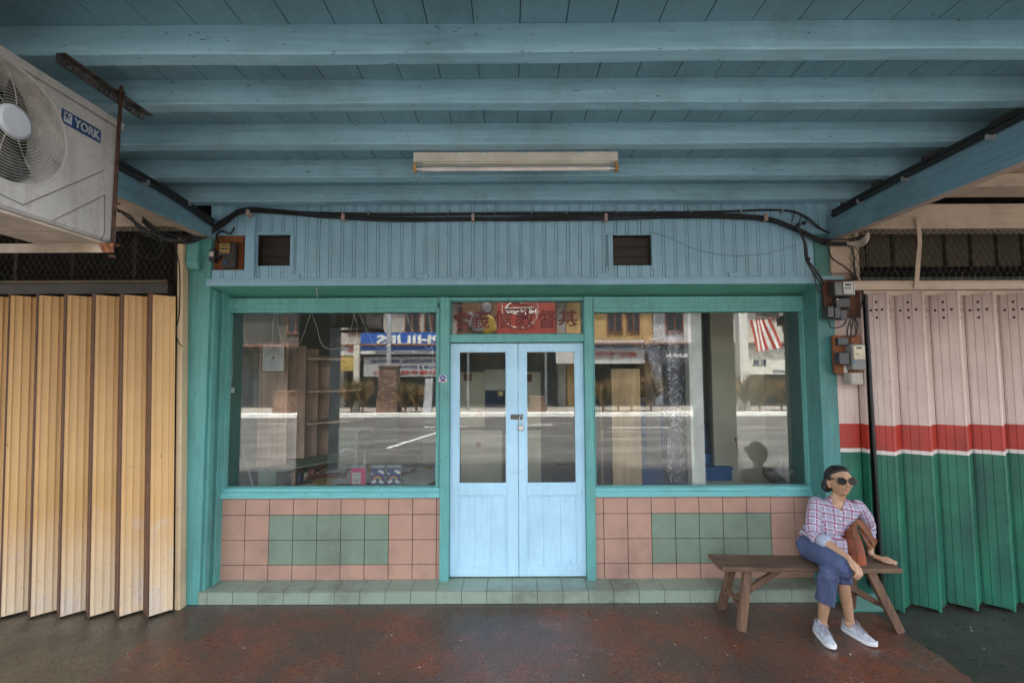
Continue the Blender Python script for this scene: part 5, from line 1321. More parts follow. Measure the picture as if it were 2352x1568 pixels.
# front tail hanging over the lap
rr = []
for j in range(7):
    u = j/6; z = .62-.115*u; rr.append([(2.325+.075*math.cos(a)*(1-.10*u)+.006*u, 3.455-.006*u+.030*math.sin(a), z-.012*math.cos(a)*u*0) for a in [2*PI*k/24 for k in range(24)]])
sq.rings(rr)
capsule_chain(sq, [SR+V((.02,.005,0)), SR*.5+ER*.5+V((-.006,0,0)), ER+V((-.004,0,-.002)), ER*.76+WR*.24], [.052,.050,.047,.042], 20)
capsule_chain(sq, [SL+V((-.02,.005,0)), SL*.5+EL*.5+V((.004,0,0)), EL+V((0,.0,0)), EL*.5+WL*.5], [.054,.051,.046,.040], 20)
me, co, no = remesh(sq, .0045, 3, .5)
uv = np.zeros((len(co),3)); x, y, z = co.T
uv[:,0] = x+.10*(z-.7)*-1*.6; uv[:,1] = z+.25*(x-2.35)*.6
d = np.zeros(len(co)); mask_arm = np.zeros(len(co), bool)
tR, aR, dR, LR = seg_coords(co, SR, ER, (0,-1,0)); tR2, aR2, dR2, LR2 = seg_coords(co, ER, WR, (0,0,1))
tL, aL, dL, LL = seg_coords(co, SL, EL, (0,-1,0)); tL2, aL2, dL2, LL2 = seg_coords(co, EL, WL, (0,-1,0))
for (t_, a_, di, L_, off, xs) in ((tR,aR,dR,LR,0,-1),(tR2,aR2,dR2,LR2,LR,-1),(tL,aL,dL,LL,0,1),(tL2,aL2,dL2,LL2,LL,1)):
    lim = (x < 2.262-.25*(z-.84)*0) if xs < 0 else (x > 2.515+.12*(z-.84))
    m = (di < .064) & (t_ > -.02) & (t_ < L_+.02) & lim & (z > .60 if xs < 0 else z > 0)
    if off: m = m & ~mask_arm | (m & (t_ > .02) & (di < .055))
    uv[m,0] = a_[m]*.050; uv[m,1] = t_[m]+off; mask_arm |= m
    d += m*.0040*np.sin(t_*105+1.6*np.sin(a_*2+t_*30))*np.exp(-((t_-(L_ if not off else .0))/.075)**2)
tor = ~mask_arm
d += tor*.0050*np.sin((z*1.0+x*.55)*85+2.2*np.sin(x*26+z*9))*np.exp(-((z-.645)/.055)**2)
d += tor*.0040*np.sin((z*.6-x)*60+1.5*np.sin(z*34))*np.exp(-((z-.76)/.07)**2)*.8
d += tor*.0036*np.sin(x*78+2*np.sin(z*20))*np.exp(-((z-.54)/.05)**2)
# front placket
pk_x = 2.330+.36*(z-.74)
d += tor*(y < 3.50)*.0016*np.exp(-((x-pk_x)/.011)**4)
co2 = co+no*d[:,None]
nbv = np.array(nb_); rl = co2-nbv; ta = math.radians(-20); lxx = rl[:,0]*math.cos(ta)+rl[:,1]*math.sin(ta); fyy = rl[:,0]*math.sin(ta)*1.0-rl[:,1]*math.cos(ta); hz = rl[:,2]
cut = (fyy > .005) & (np.abs(lxx+.004) < (hz+.052)*.62) & (hz > -.052)
uv0 = uv; bmn = bmesh.new(); bmn.from_mesh(me); bmn.verts.ensure_lookup_table()
lay = bmn.verts.layers.float_vector.new('cloth')
for i_, v_ in enumerate(bmn.verts): v_.co = co2[i_]; v_[lay] = V(uv[i_])
bmesh.ops.delete(bmn, geom=[v_ for v_ in bmn.verts if cut[v_.index]], context='VERTS'); bmn.to_mesh(me); bmn.free()
co2 = np.empty(len(me.vertices)*3); me.vertices.foreach_get('co', co2); co2 = co2.reshape(-1,3)
shirt = finish(me, co2, 'shirt', m_plaid, wom)
# helper: front surface of the shirt
from mathutils.bvhtree import BVHTree
bv = BVHTree.FromPolygons([V(c) for c in co2], [tuple(p.vertices) for p in me.polygons])
def front_y(x, z, dflt=3.43):
    h = bv.ray_cast(V((x,3.0,z)), V((0,1,0))); return h[0].y if h[0] else dflt
for (bx,bz) in ((2.352,.815),(2.345,.768),(2.318,.715),(2.300,.672)):
    q = MB(); yy = front_y(bx,bz); q.tube([(bx,yy-.0025,bz),(bx,yy+.002,bz)], .0062, 12); q.build('button', m_whited, shirt)
# collar: two folded points
TC = lambda x_, y_, z_: nb_+V((x_*.94-y_*-.34, x_*-.34+y_*.94, z_))
for s in (1,-1):
    q = MB(); c0 = TC(s*.050,.012,.026); c1 = TC(s*.026,-.052,-.030); tipp = TC(s*.060,-.052,-.068); c3 = TC(s*.080,-.004,-.022)
    cc = [c0,c1,tipp,c3]
    pts = [V((p.x, max(p.y-.05, min(p.y, front_y(p.x,p.z,p.y)-.006)), p.z)) for i,p in enumerate(cc)]
    q.hexa([*pts, *[p+V((0,.006,.002)) for p in pts]])
    me_ = q.build('collar', m_plaid, shirt, bevel=.002); a = me_.data.attributes.new('cloth','FLOAT_VECTOR','POINT')
    a.data.foreach_set('vector', np.array([[v.co.x+.01, v.co.z, 0] for v in me_.data.vertices], dtype=np.float32).ravel())
q = MB(); P = [TC(.050*math.cos(a), .008+.046*math.sin(a), .016+.010*math.sin(a)) for a in [PI*(-.18)+PI*1.36*k/16 for k in range(17)]]
q.tube(P, .011, 8); ob = q.build('collar_band', m_plaid, shirt); a = ob.data.attributes.new('cloth','FLOAT_VECTOR','POINT'); a.data.foreach_set('vector', np.array([[v.co.x*1.0, v.co.z, 0] for v in ob.data.vertices], dtype=np.float32).ravel())
# rolled cuffs
for (E_, W_, u0, u1, r) in ((ER,WR,.22,.46,.046),(EL,WL,.42,.60,.038)):
    q = MB(); dd = (W_-E_).normalized(); P = [E_.lerp(W_, u0+(u1-u0)*k/6) for k in range(7)]
    rs_ = [r*.93, r*1.02, r*1.04, r, r*1.02, r*.98, r*.82]; q.tube(P, rs_, 24); q.build('cuff', m_cuff, shirt)
# ---- hair
hq = MB(); Re = Matrix((hl, hf, hu)).transposed()
hq.ell(HW(0,-.030,.012), .081,.090,.098, 32, 22, R=Re)
hq.ell(HW(0,-.044,-.025), .072,.062,.062, 24, 16, R=Re)
hq.ell(HW(0,-.006,.057), .071,.077,.054, 24, 16, R=Re)
hq.ell(HW(-.034,-.112,-.042), .038,.036,.048, 20, 14, R=Re)
hq.ell(HW(-.026,-.100,-.004), .030,.028,.022, 16, 10, R=Re)
for s in (1,-1): hq.ell(HW(s*.070,-.004,.026), .010,.028,.030, 14, 10, R=Re)
me, co, no = remesh(hq, .0035, 3, .5); rel = (co-np.array(HC))/HS; a_ = rel@np.array(hl); b_ = rel@np.array(hf); c_2 = rel@np.array(hu)
d = .0005*np.sin(np.arctan2(c_2, a_)*46+b_*30)+.0004*np.sin(a_*300+c_2*60)
hair = finish(me, co+no*d[:,None], 'hair', m_hair, wom)
q = MB()
for i in range(9):
    rd = random.Random(i); a0 = V((rd.uniform(-.05,.07), rd.uniform(.0,.07), .10)); p0 = HW(a0.x, a0.y, .092); p1 = HW(a0.x*1.1, a0.y+.004, .110); p2 = HW(a0.x*1.2, a0.y+.012, .107+rd.uniform(-.004,.004)); q.tube(bez([p0,p1,p2],4), .0006, 4)
q.build('stray_hair', m_hair, hair)
q = MB(); q.tube([HW(.030*math.cos(a)-.025, -.088, .03*math.sin(a)-.020) for a in [2*PI*k/20 for k in range(21)]], .008, 8); q.build('hair_tie', m_black, hair)
# ---- sunglasses
sg = MB(); fr_m = plain('brown glasses frame', (.055,.018,.012), .25); ln_m = plain('black lens', (.004,.004,.006), .3, **{'Specular IOR Level': .25})
gl_ = MB(); lens_c = []
for s in (1,-1):
    o_ = []; i_ = []
    for k in range(28):
        a = 2*PI*k/28; ex = .0285*math.copysign(abs(math.cos(a))**.85, math.cos(a)); ez = .0225*math.copysign(abs(math.sin(a))**.9, math.sin(a)); ez += .003*(s*ex/.030)*(1 if ez > 0 else .2)
        cx = s*.0360; yb = .098-.16*(cx+ex)**2*11
        o_.append((cx+ex*1.10, yb, .004+ez*1.12)); i_.append((cx+ex*.92, yb+.0035, .004+ez*.90))
    sg.rings([[HW(x_,y_-.003,z_) for x_,y_,z_ in o_],[HW(x_,y_+.002,z_) for x_,y_,z_ in o_],[HW(*p) for p in i_]], cap=False)
    sg.rings([[HW(x_,y_-.003,z_) for x_,y_,z_ in o_],[HW(x_,y_-.004,z_) for x_,y_,z_ in i_]], cap=False)
    gl_.add([HW(x_,y_-.0012,z_) for x_,y_,z_ in i_], [tuple(range(28))])
    gl_.add([HW(x_,y_-.003,z_) for x_,y_,z_ in i_], [tuple(range(28))[::-1]])
sg.tube(bez([HW(-.009,.096,.008),HW(0,.0985,.011),HW(.009,.096,.008)],5), .003, 6)
glasses = thing('sun', 'x', 'x') if False else None
sgo = sg.build('sunglasses_frame', fr_m, wom); gl_.build('lens', ln_m, sgo)
for s in (1,-1):
    q = MB(); q.bar(HW(s*.066,.070,.020), HW(s*.0795,.028,.015), .005, .010, up=hu); q.bar(HW(s*.0795,.028,.014), HW(s*.081,-.020,.008), .004, .007, up=hu); q.build('temple', fr_m, sgo)
# ---- shoes
m_knit = plain('pale grey knit', (.42,.44,.47), .85, ns=40, var=.12, bs=300, bump=.4); m_lace = plain('mauve grey lace', (.24,.22,.25), .8); m_sole = plain('white sole', (.66,.66,.64), .5, var=.1, ns=25)
def shoe(heel, toe, label):
    h = V((heel[0],heel[1],0)); f = (V((toe[0],toe[1],0))-h); L = f.length; f.normalize(); l = V((0,0,1)).cross(f)*-1; u = V((0,0,1))
    def S_(a, b, c): return h+f*a*L+l*b+u*c
    up, so_, mid = MB(), MB(), MB(); N = 46; ur = []; sr = []
    for i in range(N+1):
        t = i/N
        w = .030+.010*math.sin(min(1,t*1.2)*PI*.75)+.003*math.sin(t*7); 
        endr = math.sqrt(max(0.0, 1-((t-.14)/.14)**2)) if t < .14 else (max(0.0, 1-((t-.66)/.34)**2.4)**.5 if t > .66 else 1)
        w *= max(.05, endr); top = .074-.002*math.sin(t*9) if t < .36 else .074-(t-.36)/.64*.042
        top = top if t < .84 else top*(1-.35*((t-.84)/.16)**2); lift = .010*max(0,(t-.78)/.22)**1.5+.003*max(0,(.1-t)/.1)
        if t < .06: top -= .01*(1-t/.06)
        ring_ = []; n = 20
        for k in range(n):
            a = PI*k/(n-1); ring_.append(S_(t, w*math.cos(a)*(1.0-.12*math.sin(a)), .022+lift+(top-.022)*math.sin(a)**.75))
        ur.append(ring_)
        ws_ = w+.004; sh_ = .024+.008*max(0,min(1,(t-.86)/.08))
        sr.append([S_(t, ws_*.93, .001+lift), S_(t, ws_*1.02, .012+lift), S_(t, ws_, sh_+lift), S_(t, -ws_, sh_+lift), S_(t, -ws_*1.02, .012+lift), S_(t, -ws_*.93, .001+lift)])
    up.rings(ur); so_.rings(sr, smooth=False)
    sh_o = up.build('shoe', m_knit, wom); so_.build('sole', m_sole, sh_o, bevel=.003)
    q = MB(); q.rings([[S_(.19+.15*math.cos(a)*k_, .031*math.sin(a)*k_, z_) for a in [2*PI*j/20 for j in range(20)]] for k_, z_ in ((1.0,.058),(1.04,.074),(.94,.082),(.80,.079))]); q.build('ankle_collar', plain('grey padding', (.30,.30,.33), .85), sh_o)
    q = MB(); q.hexa([S_(.33,-.018,.070),S_(.33,.018,.070),S_(.26,.019,.098),S_(.26,-.019,.098),S_(.35,-.018,.074),S_(.35,.018,.074),S_(.29,.019,.103),S_(.29,-.019,.103)]); q.build('tongue', plain('tongue grey', (.34,.34,.38), .8), sh_o, bevel=.004)
    q = MB(); q.hexa([S_(.315,-.011,.091),S_(.315,.011,.091),S_(.298,.011,.101),S_(.298,-.011,.101),S_(.325,-.011,.094),S_(.325,.011,.094),S_(.308,.011,.104),S_(.308,-.011,.104)]); q.build('tongue_badge', m_whited, sh_o, bevel=.002)
    q = MB()
    for j in range(5):
        t = .36+j*.075; z_ = .074-(t-.36)/.64*.042+.004; w_ = .024-.002*j
        q.tube(bez([S_(t+.01,-w_,z_-.010),S_(t-.005,-w_*.4,z_+.003),S_(t+.02,w_*.4,z_+.002),S_(t+.035,w_,z_-.012)],5), .0022, 6)
        q.tube(bez([S_(t+.01,w_,z_-.010),S_(t-.005,w_*.4,z_+.003),S_(t+.02,-w_*.4,z_+.002),S_(t+.035,-w_,z_-.012)],5), .0022, 6)
    for s in (1,-1):
        q.tube(bez([S_(.36,0,.084),S_(.33,s*.022,.094),S_(.40,s*.038,.074),S_(.39,s*.012,.082),S_(.36,0,.085)],6), .0019, 6)
        q.tube(bez([S_(.36,0,.084),S_(.43,s*.018,.082),S_(.53,s*.030,.060),S_(.62,s*.040,.040)],6), .0017, 6)
    q.build('lace', m_lace, sh_o)
shoe((2.150,3.440), (2.088,3.180), 'l'); shoe((2.340,3.450), (2.390,3.205), 'r')
# ---- her bag on the bench
bag = thing('handbag', 'orange brown suede tote bag standing on the bench with its straps over her arm', 'handbag', (2.44,3.47,.451))
def leather(name, a, b):
    t = NT(name); c = t.ramp(t.noise(7, detail=7, rough=.7), [(.32,b),(.68,a)]); return t.fin(c, .65, t.bump(t.noise(40, detail=5), .25, .004))
m_lea = leather('orange suede', (.27,.055,.010), (.10,.022,.007)); m_lead = leather('brown strap leather', (.20,.060,.016), (.09,.028,.010))
rr = []
for j in range(15):
    u = j/14; z = .451+.275*u; hw = .046*(1-u)**.7+.018+.010*math.sin(u*PI); hd = .075-.02*u; cx = 2.462-.026*u; cy = 3.475+.01*u; ring_ = []
    for k in range(28):
        a = 2*PI*k/28; sg_ = 1+.05*math.sin(a*2+u*3)+.04*math.sin(a*3-u*7)*(1-u)
        ring_.append((cx+hw*math.copysign(abs(math.cos(a))**.7,math.cos(a))*sg_, cy+hd*math.copysign(abs(math.sin(a))**.6,math.sin(a)), z+(.012*math.sin(a*1.0+.5) if u > .9 else 0)))
    rr.append(ring_)
q = MB(); q.rings(rr); q.build('bag_body', m_lea, bag)
q = MB(); q.tube(bez([(2.442,3.405,.46),(2.430,3.402,.55),(2.425,3.412,.65),(2.428,3.42,.725)],6), .0022, 5); q.build('seam', m_lead, bag)
def strap(pts, w, name='strap'):
    P = bez(pts, 7); q = MB()
    for a, b in zip(P[:-1], P[1:]): pass
    rr_ = []
    for i, p in enumerate(P):
        d = (P[min(i+1,len(P)-1)]-P[max(i-1,0)]).normalized(); s_ = d.cross(V((.25,-1,.1))).normalized(); n_ = d.cross(s_).normalized()
        rr_.append([p-s_*w-n_*.002, p+s_*w-n_*.002, p+s_*w+n_*.002, p-s_*w+n_*.002])
    q.rings(rr_, smooth=False); q.build(name, m_lead, bag)
strap([(2.418,3.41,.64),(2.425,3.405,.715),(2.455,3.405,.745),(2.505,3.415,.69),(2.555,3.43,.625),(2.585,3.44,.585)], .014)
strap([(2.585,3.44,.585),(2.56,3.44,.565),(2.53,3.43,.60),(2.50,3.425,.655),(2.475,3.42,.71)], .012)
strap([(2.455,3.50,.72),(2.50,3.49,.735),(2.56,3.49,.70),(2.605,3.50,.63),(2.625,3.50,.565),(2.590,3.49,.545)], .017)
q = MB(); q.hexa([(2.545,3.455,.535),(2.60,3.455,.555),(2.63,3.46,.60),(2.575,3.455,.64),(2.545,3.462,.535),(2.60,3.462,.555),(2.63,3.467,.60),(2.575,3.462,.64)]); q.build('strap_flap', m_lead, bag, bevel=.002)
# ================================================================ THE STREET BEHIND THE CAMERA (mirrored by the panes)
MIR = 8.12
def R(px, py, v): a = atY(px,py,v); return (a[0], MIR-v, a[1])
def opp_box(q, x0,x1,y0,y1, v, d, mi=0):
    a = R(x0,y0,v); b = R(x1,y1,v); q.box(a[0],b[0],a[1]-d,a[1],min(a[2],b[2]),max(a[2],b[2]),mi)
m_glz = plain('dark window glass', (.02,.025,.03), .2); m_brf = plain('brown window frame', (.20,.07,.035), .6)
m_shut = paint('grey roller shutter', (.12,.14,.14), grain='z'); m_shut2 = paint('dark blue shutter', (.03,.06,.075), grain='z')
VB = 25.0; YB = MIR-VB
def building(label, xa, xb, h, col, wins, shut, roofc=(.18,.08,.05)):
    b = thing('shop_building', label, 'building', ((xa+xb)/2, YB, 0), group='shop buildings across the road')
    q = MB(); g = .01
    q.box(xa+g,xb-g,YB-8,YB,3.1,h); q.box(xa+g,xb-g,YB-8,YB-2.2,-.05,3.1)
    for x_ in (xa+.03, xb-.43): q.box(x_,x_+.40,YB-.42,YB-.02,-.05,3.1)
    q.build('wall', plain('plaster', col, .85, var=.15, ns=1.2), b)
    n = max(1, int((xb-xa)/1.1)); w = (xb-xa-.6)/n
    for i in range(n):
        q = MB(); x_ = xa+.3+i*w; q.box(x_,x_+w-.08,YB-2.2,YB-2.1,-.05,2.7)
        for k in range(12): q.box(x_+.02,x_+w-.10,YB-2.1,YB-2.07,-.03+k*.22,.15+k*.22)
        q.build('shutter', shut, b)
    for (x0,x1,z0,z1) in wins:
        q = MB(); e = .07
        q.box(x0-e,x1+e,YB,YB+.05,z1,z1+e); q.box(x0-e,x1+e,YB,YB+.08,z0-e,z0); q.box(x0-e,x0,YB,YB+.05,z0,z1); q.box(x1,x1+e,YB,YB+.05,z0,z1)
        m_ = (x0+x1)/2; q.box(m_-.03,m_+.03,YB,YB+.05,z0,z1)
        f = q.build('window', m_brf, b); q = MB(); q.box(x0,x1,YB-.001,YB+.015,z0,z1); q.build('pane', m_glz, f)
    q = MB(); q.box(xa-.05,xb+.05,YB-8.1,YB+.5,h,h+.15); q.box(xa,xb,YB,YB+1.5,3.1,3.2); q.build('roof', plain('roof', roofc, .85), b)
    return b
def xv(px, v=VB): return atY(px, 760, v)[0]
def ws(px0, px1, z0=3.9, z1=5.2, n=1):
    a, b = xv(px0), xv(px1); w = (b-a)/n
    return [(a+i*w+.06, a+(i+1)*w-.06, z0, z1) for i in range(n)]
m_g1 = (.30,.27,.24)
building('grey shop building across the road at the far left', -26, xv(640), 5.7, (.06,.06,.055), [(-24,-22,4,5.4),(-20,-18,4,5.4)], m_shut)
building('cream shop building with roller shutter left of the blue signboard', xv(640)+.02, xv(775), 5.5, (.09,.085,.07), ws(660,700)+ws(715,755), m_shut)
building('white shop building with brown windows above the blue signboard', xv(775)+.02, xv(1035), 5.9, (.36,.34,.30), ws(800,835)+ws(850,880)+ws(930,965)+ws(975,1010), m_shut)
building('grey shop building behind the red billboard', xv(1035)+.02, xv(1300), 5.6, (.26,.25,.22), ws(1050,1090)+ws(1230,1280), m_shut2)
building('yellow shop building with brown shuttered windows across the road', xv(1300)+.02, xv(1500), 5.8, (.40,.27,.11), ws(1335,1365)+ws(1395,1430)+ws(1440,1470), m_shut2)
building('pale shop building right of the yellow one across the road', xv(1500)+.02, xv(1680), 5.5, (.40,.40,.40), ws(1530,1570)+ws(1600,1640), m_shut)
building('white shop building behind the striped flag', xv(1680)+.02, xv(1880), 5.7, (.42,.40,.36), ws(1740,1790,4.6,5.6), m_shut)
building('cream building at the far right across the road', xv(1880)+.02, 30, 5.8, (.44,.40,.32), [(19,21,4,5.4),(23,25,4,5.4)], m_shut)
m_blue2 = plain('blue sign face', (.012,.085,.36), .4); m_wht2 = plain('white sign face', (.48,.46,.44), .5); m_grs = plain('grey sign face', (.34,.34,.34), .5)
m_lett = plain('white letters', (.70,.70,.66), .5); m_ink = plain('dark blue letters', (.02,.03,.10), .5); m_redl = plain('red letters', (.38,.03,.02), .5); m_lblue = plain('light blue letters', (.14,.28,.55), .5)
def sign(label, x0,x1,y0,y1,v,mat,lines, name='signboard'):
    a = R(x0,y0,v); b = R(x1,y1,v); s = thing(name, label, 'sign', ((a[0]+b[0])/2, a[1], b[2]))
    q = MB(); q.box(a[0],b[0],a[1]-.10,a[1],b[2],a[2]); q.build('sign_face', mat, s)
    for (tx, px, py, hpx, wpx, mm, bo) in lines:
        c_ = R(px,py,v-.0); hh = hpx/CF*v; ww = wpx/CF*v if wpx else None
        text('lettering', tx, mm, s, (c_[0], c_[1]+.012, c_[2]), (-1,0,0), (0,0,1), hh, ww, bold=bo, depth=.006)
    return s
sign('blue signboard reading PHILIPS hanging across the road', 829,1020,762,803,23.6,m_blue2,[('PHILIPS',940,780,24,150,m_lett,.03)])
sign('narrow cream signboard reading ELECTRONIC CHAN ENTERPRISE', 829,1020,803.5,812,23.6,m_wht2,[('ELECTRONIC CHAN ENTERPRISE',938,807.5,5.5,150,m_ink,.01)])
sign('grey signboard reading INTERNATIONAL ELECTRONIC SALES & SERVICE', 836,1020,818,863,23.8,m_grs,[('INTERNATIONAL ELECTRONIC',930,828,7,160,m_ink,.02),('SALES & SERVICE',960,841,7,90,m_ink,.02),('勝電子服務中心',930,854,9,150,m_redl,.02)])
sign('small white signboard with one red character left of the blue one', 783,822,785,814,23.6,m_wht2,[('新',803,800,16,None,m_redl,.03)])
sign('yellow signboard under the small white one', 783,817,816,850,23.6,plain('dull yellow', (.35,.25,.06), .6),[])
sign('white signboard with blue and red writing on the yellow building', 1300,1481,782,836,23.8,m_wht2,[('KEDAI EMAS',1400,795,11,110,m_lblue,.03),('金飾珠寶行',1405,815,14,120,m_redl,.03)])
sign('dark signboard with white writing right of the yellow building', 1490,1585,790,835,23.6,plain('dark panel', (.05,.05,.055), .5),[('RUMPUN',1555,818,8,48,m_lett,.02)])
sign('pale signboard with dark writing behind the striped flag', 1690,1836,797,862,23.8,plain('cream sign', (.60,.58,.50), .5),[('新民',1745,835,16,None,m_ink,.03),('VIVIANO',1800,855,7,50,m_ink,.02)])
sign('narrow white signboard right of the door reflection', 1277,1325,800,835,23.6,m_wht2,[])
bb = sign('red billboard with a house outline in a circle reading Hi Home', 1142,1276,690,770,22.5,plain('red billboard', (.26,.026,.015), .5),[('Hi Home',1196,716,13,74,m_lett,.02)], 'billboard')
q = MB(); c_ = R(1195,712,22.47); rad = 42/CF*22.5
q.tube([(c_[0]+rad*math.cos(2*PI*k/40),c_[1],c_[2]+rad*math.sin(2*PI*k/40)) for k in range(41)], .015, 5, cap=False)
hp_ = [R(1160,708,22.47),R(1180,690,22.47),R(1230,706,22.47),R(1160,708,22.47)]; q.tube(hp_, .03, 5); q.build('logo', m_lett, bb)
q = MB(); opp_box(q,1063,1141,690,770,22.5,.1)
bp_ = q.build('photo_panel', plain('brown photo print', (.10,.045,.02), .5), bb)
q = MB(); 
for (x_,y_,r,rz) in ((1120,745,.5,.6),(1132,752,.3,.3)): c_ = R(x_,y_,22.45); q.ell(c_, r*.8,.04,rz*.8,14,8)
q.build('print_patch', plain('yellow print', (.24,.15,.015), .5), bb)
q = MB()
for (x_,y_,r,rz) in ((1085,735,.35,.4),(1098,752,.3,.25),(1118,708,.25,.3)): c_ = R(x_,y_,22.44); q.ell(c_, r,.05,rz,14,8)
q.build('print_patch', plain('pale print', (.12,.115,.125), .5), bb)
q = MB(); a = R(1100,770,22.6); 
for x_ in (R(1080,0,22.6)[0], R(1250,0,22.6)[0]): q.box(x_-.06,x_+.06,MIR-22.75,MIR-22.61,-.05,3.6)
q.build('leg', m_shut, bb)
# stone plinths with lamp pole, bollards
def stonemat():
    t = NT('crazy stone cladding'); v = t.new('ShaderNodeTexVoronoi', feature='DISTANCE_TO_EDGE'); v.inputs['Scale'].default_value = 4.2
    wob = t.mix(.08, t.tc.outputs['Object'], t.new('ShaderNodeTexNoise').outputs[1]); t.L(wob, v.inputs['Vector'])
    c = t.ramp(t.noise(5), [(.35,(.10,.05,.028)),(.65,(.20,.115,.07))]); c = t.mix(t.ramp(v.outputs[0], [(.0,1),(.09,0)]), c, (.02,.012,.01))
    return t.fin(c, .8, t.bump(v.outputs[0], .8, .05))
m_stone = stonemat()
def plinth(px0, px1, py, v, label):
    a = R(px0,py,v); b = R(px1,946,v); q = MB(); x0,x1 = a[0],b[0]; w = x1-x0; zt = a[2]; y0 = a[1]-w
    rr = []
    for j in range(9):
        u = j/8; s = w*.5*(1.12-.22*u); cx = (x0+x1)/2; cy = a[1]-w/2; z = -.05+(zt+.05)*u
        rr.append([(cx+sx_*s*(1+random.uniform(-.05,.05)), cy+sy_*s*(1+random.uniform(-.05,.05)), z) for sx_,sy_ in ((-1,-1),(0,-1.02),(1,-1),(1.02,0),(1,1),(0,1.02),(-1,1),(-1.02,0))])
    q.rings(rr, smooth=False); q.box((x0+x1)/2-w*.5,(x0+x1)/2+w*.5,a[1]-w,a[1],zt+.001,zt+.08)
    return tag(q.build('stone_plinth', m_stone, loc=((x0+x1)/2,a[1]-w/2,-.05)), label, 'plinth', 'stone clad plinths on the far pavement')
plinth(868,910,842,21.4,'tall stone clad plinth under the grey lamp pole across the road')
plinth(1216,1252,915,21.4,'short brown stone plinth seen in the right door pane')
plinth(628,668,900,21.4,'low stone clad plinth at the far left across the road')
c_ = R(890,842,21.6); q = MB(); q.tube([(c_[0],c_[1]-.2,c_[2]+.08),(c_[0],c_[1]-.2,9.5)], .11, 12); q.bar((c_[0],c_[1]-.2,9.4),(c_[0],c_[1]+1.6,9.6),.1,.08); q.box(c_[0]-.15,c_[0]+.15,c_[1]+1.5,c_[1]+2.2,9.5,9.62)
tag(q.build('street_lamp', plain('lamp pole grey', (.32,.33,.36), .5), loc=(c_[0],c_[1]-.2,c_[2])), 'grey street lamp pole rising from the tall stone plinth', 'street lamp')
a = R(1022,0,21.2)
q = MB(); a = R(975,868,21.2); b = R(990,946,21.2); q.hexa([(a[0]-.08,a[1]-.3,-.05),(b[0]-.02,a[1]-.3,-.05),(b[0]-.02,a[1],-.05),(a[0]-.08,a[1],-.05),(a[0]+.05,a[1]-.25,a[2]),(b[0]+.05,a[1]-.25,a[2]),(b[0]+.05,a[1],a[2]),(a[0]+.05,a[1],a[2])])
tag(q.build('utility_box', plain('pale grey cabinet', (.40,.40,.42), .5), loc=(a[0],a[1],-.05)), 'narrow pale grey utility box leaning by the far kerb', 'utility box')
q = MB(); a = R(1697,718,21.6); b = R(1722,945,21.6); q.box(a[0],a[0]+.4,a[1]-.4,a[1],-.05,5.2); tag(q.build('concrete_post', plain('white post paint', (.58,.56,.52), .7, var=.2), loc=(a[0],a[1],-.05)), 'white concrete post left of the striped flag across the road', 'post')
q = MB(); a = R(818,846,21.8); q.box(a[0]-.12,a[0]+.12,a[1]-.2,a[1],-.05,3.05); tag(q.build('concrete_post', plain('cream post paint', (.50,.46,.38), .7), loc=(a[0],a[1],-.05)), 'cream concrete post left of the tall stone plinth', 'post')
# striped flag
fg = thing('flag', 'red and white striped flag hanging diagonally across the road', 'flag', R(1755,790,21.9))
tl, tr = R(1722,738,21.9), R(1768,735,21.9); bl_, br_ = R(1735,800,21.9), R(1795,800,21.9)
for i in range(9):
    q = MB(); vs = []
    for j in range(9):
        u = j/8; 
        for e in (i/9, (i+1)/9):
            X = (tl[0]*(1-e)+tr[0]*e)*(1-u)+(bl_[0]*(1-e)+br_[0]*e)*u; Z = (tl[2]*(1-e)+tr[2]*e)*(1-u)+(bl_[2]*(1-e)+br_[2]*e)*u - .25*(1-e)*u
            vs.append((X, tl[1]+.12*math.sin(e*7+u*2), Z))
    q.add(vs, [(2*j,2*j+1,2*j+3,2*j+2) for j in range(8)]); q.build('stripe', m_redl if i%2 == 0 else m_lett, fg)
q = MB(); q.tube([(tl[0]-.3,tl[1]-.2,tl[2]+.25),(tr[0]+.2,tr[1]-.2,tr[2]+.05)], .03, 6); q.build('flag_pole', m_shut, fg)
# grass-like shrubs
m_gr = [plain('dry grass blades', (.22,.13,.05), .8, var=.3, ns=3), plain('green brown blades', (.10,.10,.04), .8, var=.3, ns=3)]
def shrub(px, h, w, label, seed, v=21.3):
    rd = random.Random(seed); c_ = R(px,946,v); q = MB()
    for i in range(120):
        a = rd.uniform(0,2*PI); r = w*rd.uniform(.15,1)**.8; zt = h*rd.uniform(.55,1); z0 = h*rd.uniform(.15,.45)
        p0 = Vector((c_[0]+rd.uniform(-.05,.05), c_[1]+rd.uniform(-.05,.05), -.05+z0)); p2 = Vector((c_[0]+r*math.cos(a), c_[1]+r*math.sin(a), zt-.35*r)); p1 = (p0+p2)/2+Vector((0,0,.18))
        s = Vector((-math.sin(a),math.cos(a),0))*.012; q.add([p0-s,p0+s,p1+s,p2,p1-s],[(0,1,2,3,4)], rd.choice((0,0,1)))
    t = thing('ornamental_grass', label, 'shrub', (c_[0],c_[1],-.05), group='spiky shrubs on the far pavement')
    q.build('foliage', m_gr, t, fix=False)
    q = MB(); q.tube([(c_[0],c_[1],-.05),(c_[0]+.03,c_[1],h*.5)], .05, 6); q.build('stem', m_bleg, t)
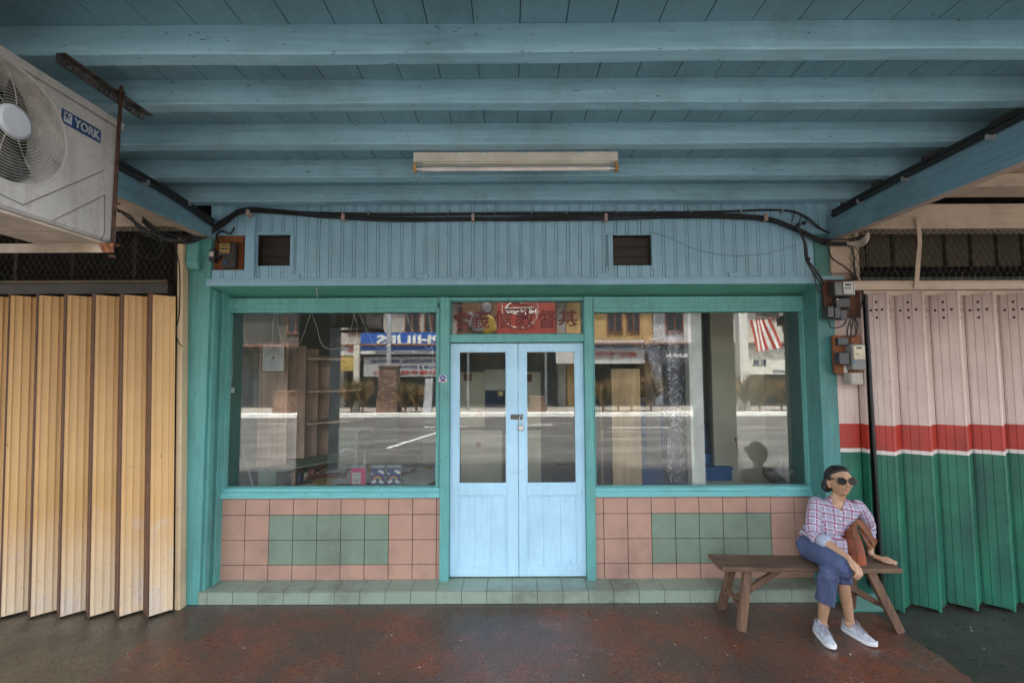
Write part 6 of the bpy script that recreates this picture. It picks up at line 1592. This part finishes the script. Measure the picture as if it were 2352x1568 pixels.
for i, (px, h, w) in enumerate(((806,1.75,.75),(832,1.7,.7),(930,1.6,.7),(955,1.5,.6),(1385,1.7,.8),(1420,1.9,.9),(1450,1.9,.9),(1495,1.9,.8),(1712,1.9,.8),(1745,1.8,.6),(1795,1.6,.8),(1812,1.7,.9),(1838,1.8,.8))):
    shrub(px, h, w, 'spiky brown ornamental shrub on the far pavement, %s from the left' % 'first second third fourth fifth sixth seventh eighth ninth tenth eleventh twelfth thirteenth fourteenth fifteenth sixteenth'.split()[[806,832,930,955,1385,1420,1450,1495,1712,1745,1795,1812,1838].index(px)], i+20)
# ================================================================ LIGHT, SKY, CAMERA
SUN_EL, SUN_AZ = 68.0, 12.0      # sun stands behind our building and lights the far side of the street
sd = bpy.data.lights.new('sun', 'SUN'); sd.energy = 3.2; sd.angle = math.radians(3.0); sd.color = (1.0,.95,.86)
so = bpy.data.objects.new('sun', sd); C.objects.link(so)
dirv = Vector((math.sin(math.radians(SUN_AZ))*math.cos(math.radians(SUN_EL)), math.cos(math.radians(SUN_AZ))*math.cos(math.radians(SUN_EL)), math.sin(math.radians(SUN_EL))))
so.rotation_euler = dirv.to_track_quat('Z', 'Y').to_euler()
w = bpy.data.worlds.new('World'); bpy.context.scene.world = w; w.use_nodes = True
sk = w.node_tree.nodes.new('ShaderNodeTexSky'); sk.sky_type = 'NISHITA'; sk.sun_disc = False
sk.sun_elevation = math.radians(SUN_EL); sk.sun_rotation = math.radians(SUN_AZ); sk.dust_density = 3.0; sk.air_density = 1.2
bg = w.node_tree.nodes['Background']; bg.inputs[1].default_value = .15; hs = w.node_tree.nodes.new('ShaderNodeHueSaturation'); hs.inputs['Saturation'].default_value = .45; w.node_tree.links.new(sk.outputs[0], hs.inputs['Color']); w.node_tree.links.new(hs.outputs[0], bg.inputs[0])
cd_ = bpy.data.cameras.new('camera'); co_ = bpy.data.objects.new('camera', cd_); C.objects.link(co_)
cd_.sensor_width = 36; cd_.lens = 36*CF/2352; cd_.clip_end = 500; cd_.clip_start = .05
co_.location = (0,0,CH); co_.rotation_euler = (PI/2+CP, math.radians(.25), 0)
S = bpy.context.scene; S.camera = co_
S.view_settings.view_transform = 'Standard'; S.view_settings.look = 'None'; S.view_settings.gamma = 1; S.view_settings.use_curve_mapping = False
S.view_settings.exposure = 3.34
S.cycles.max_bounces = 8; S.cycles.transparent_max_bounces = 12
S.cycles.diffuse_bounces = 2
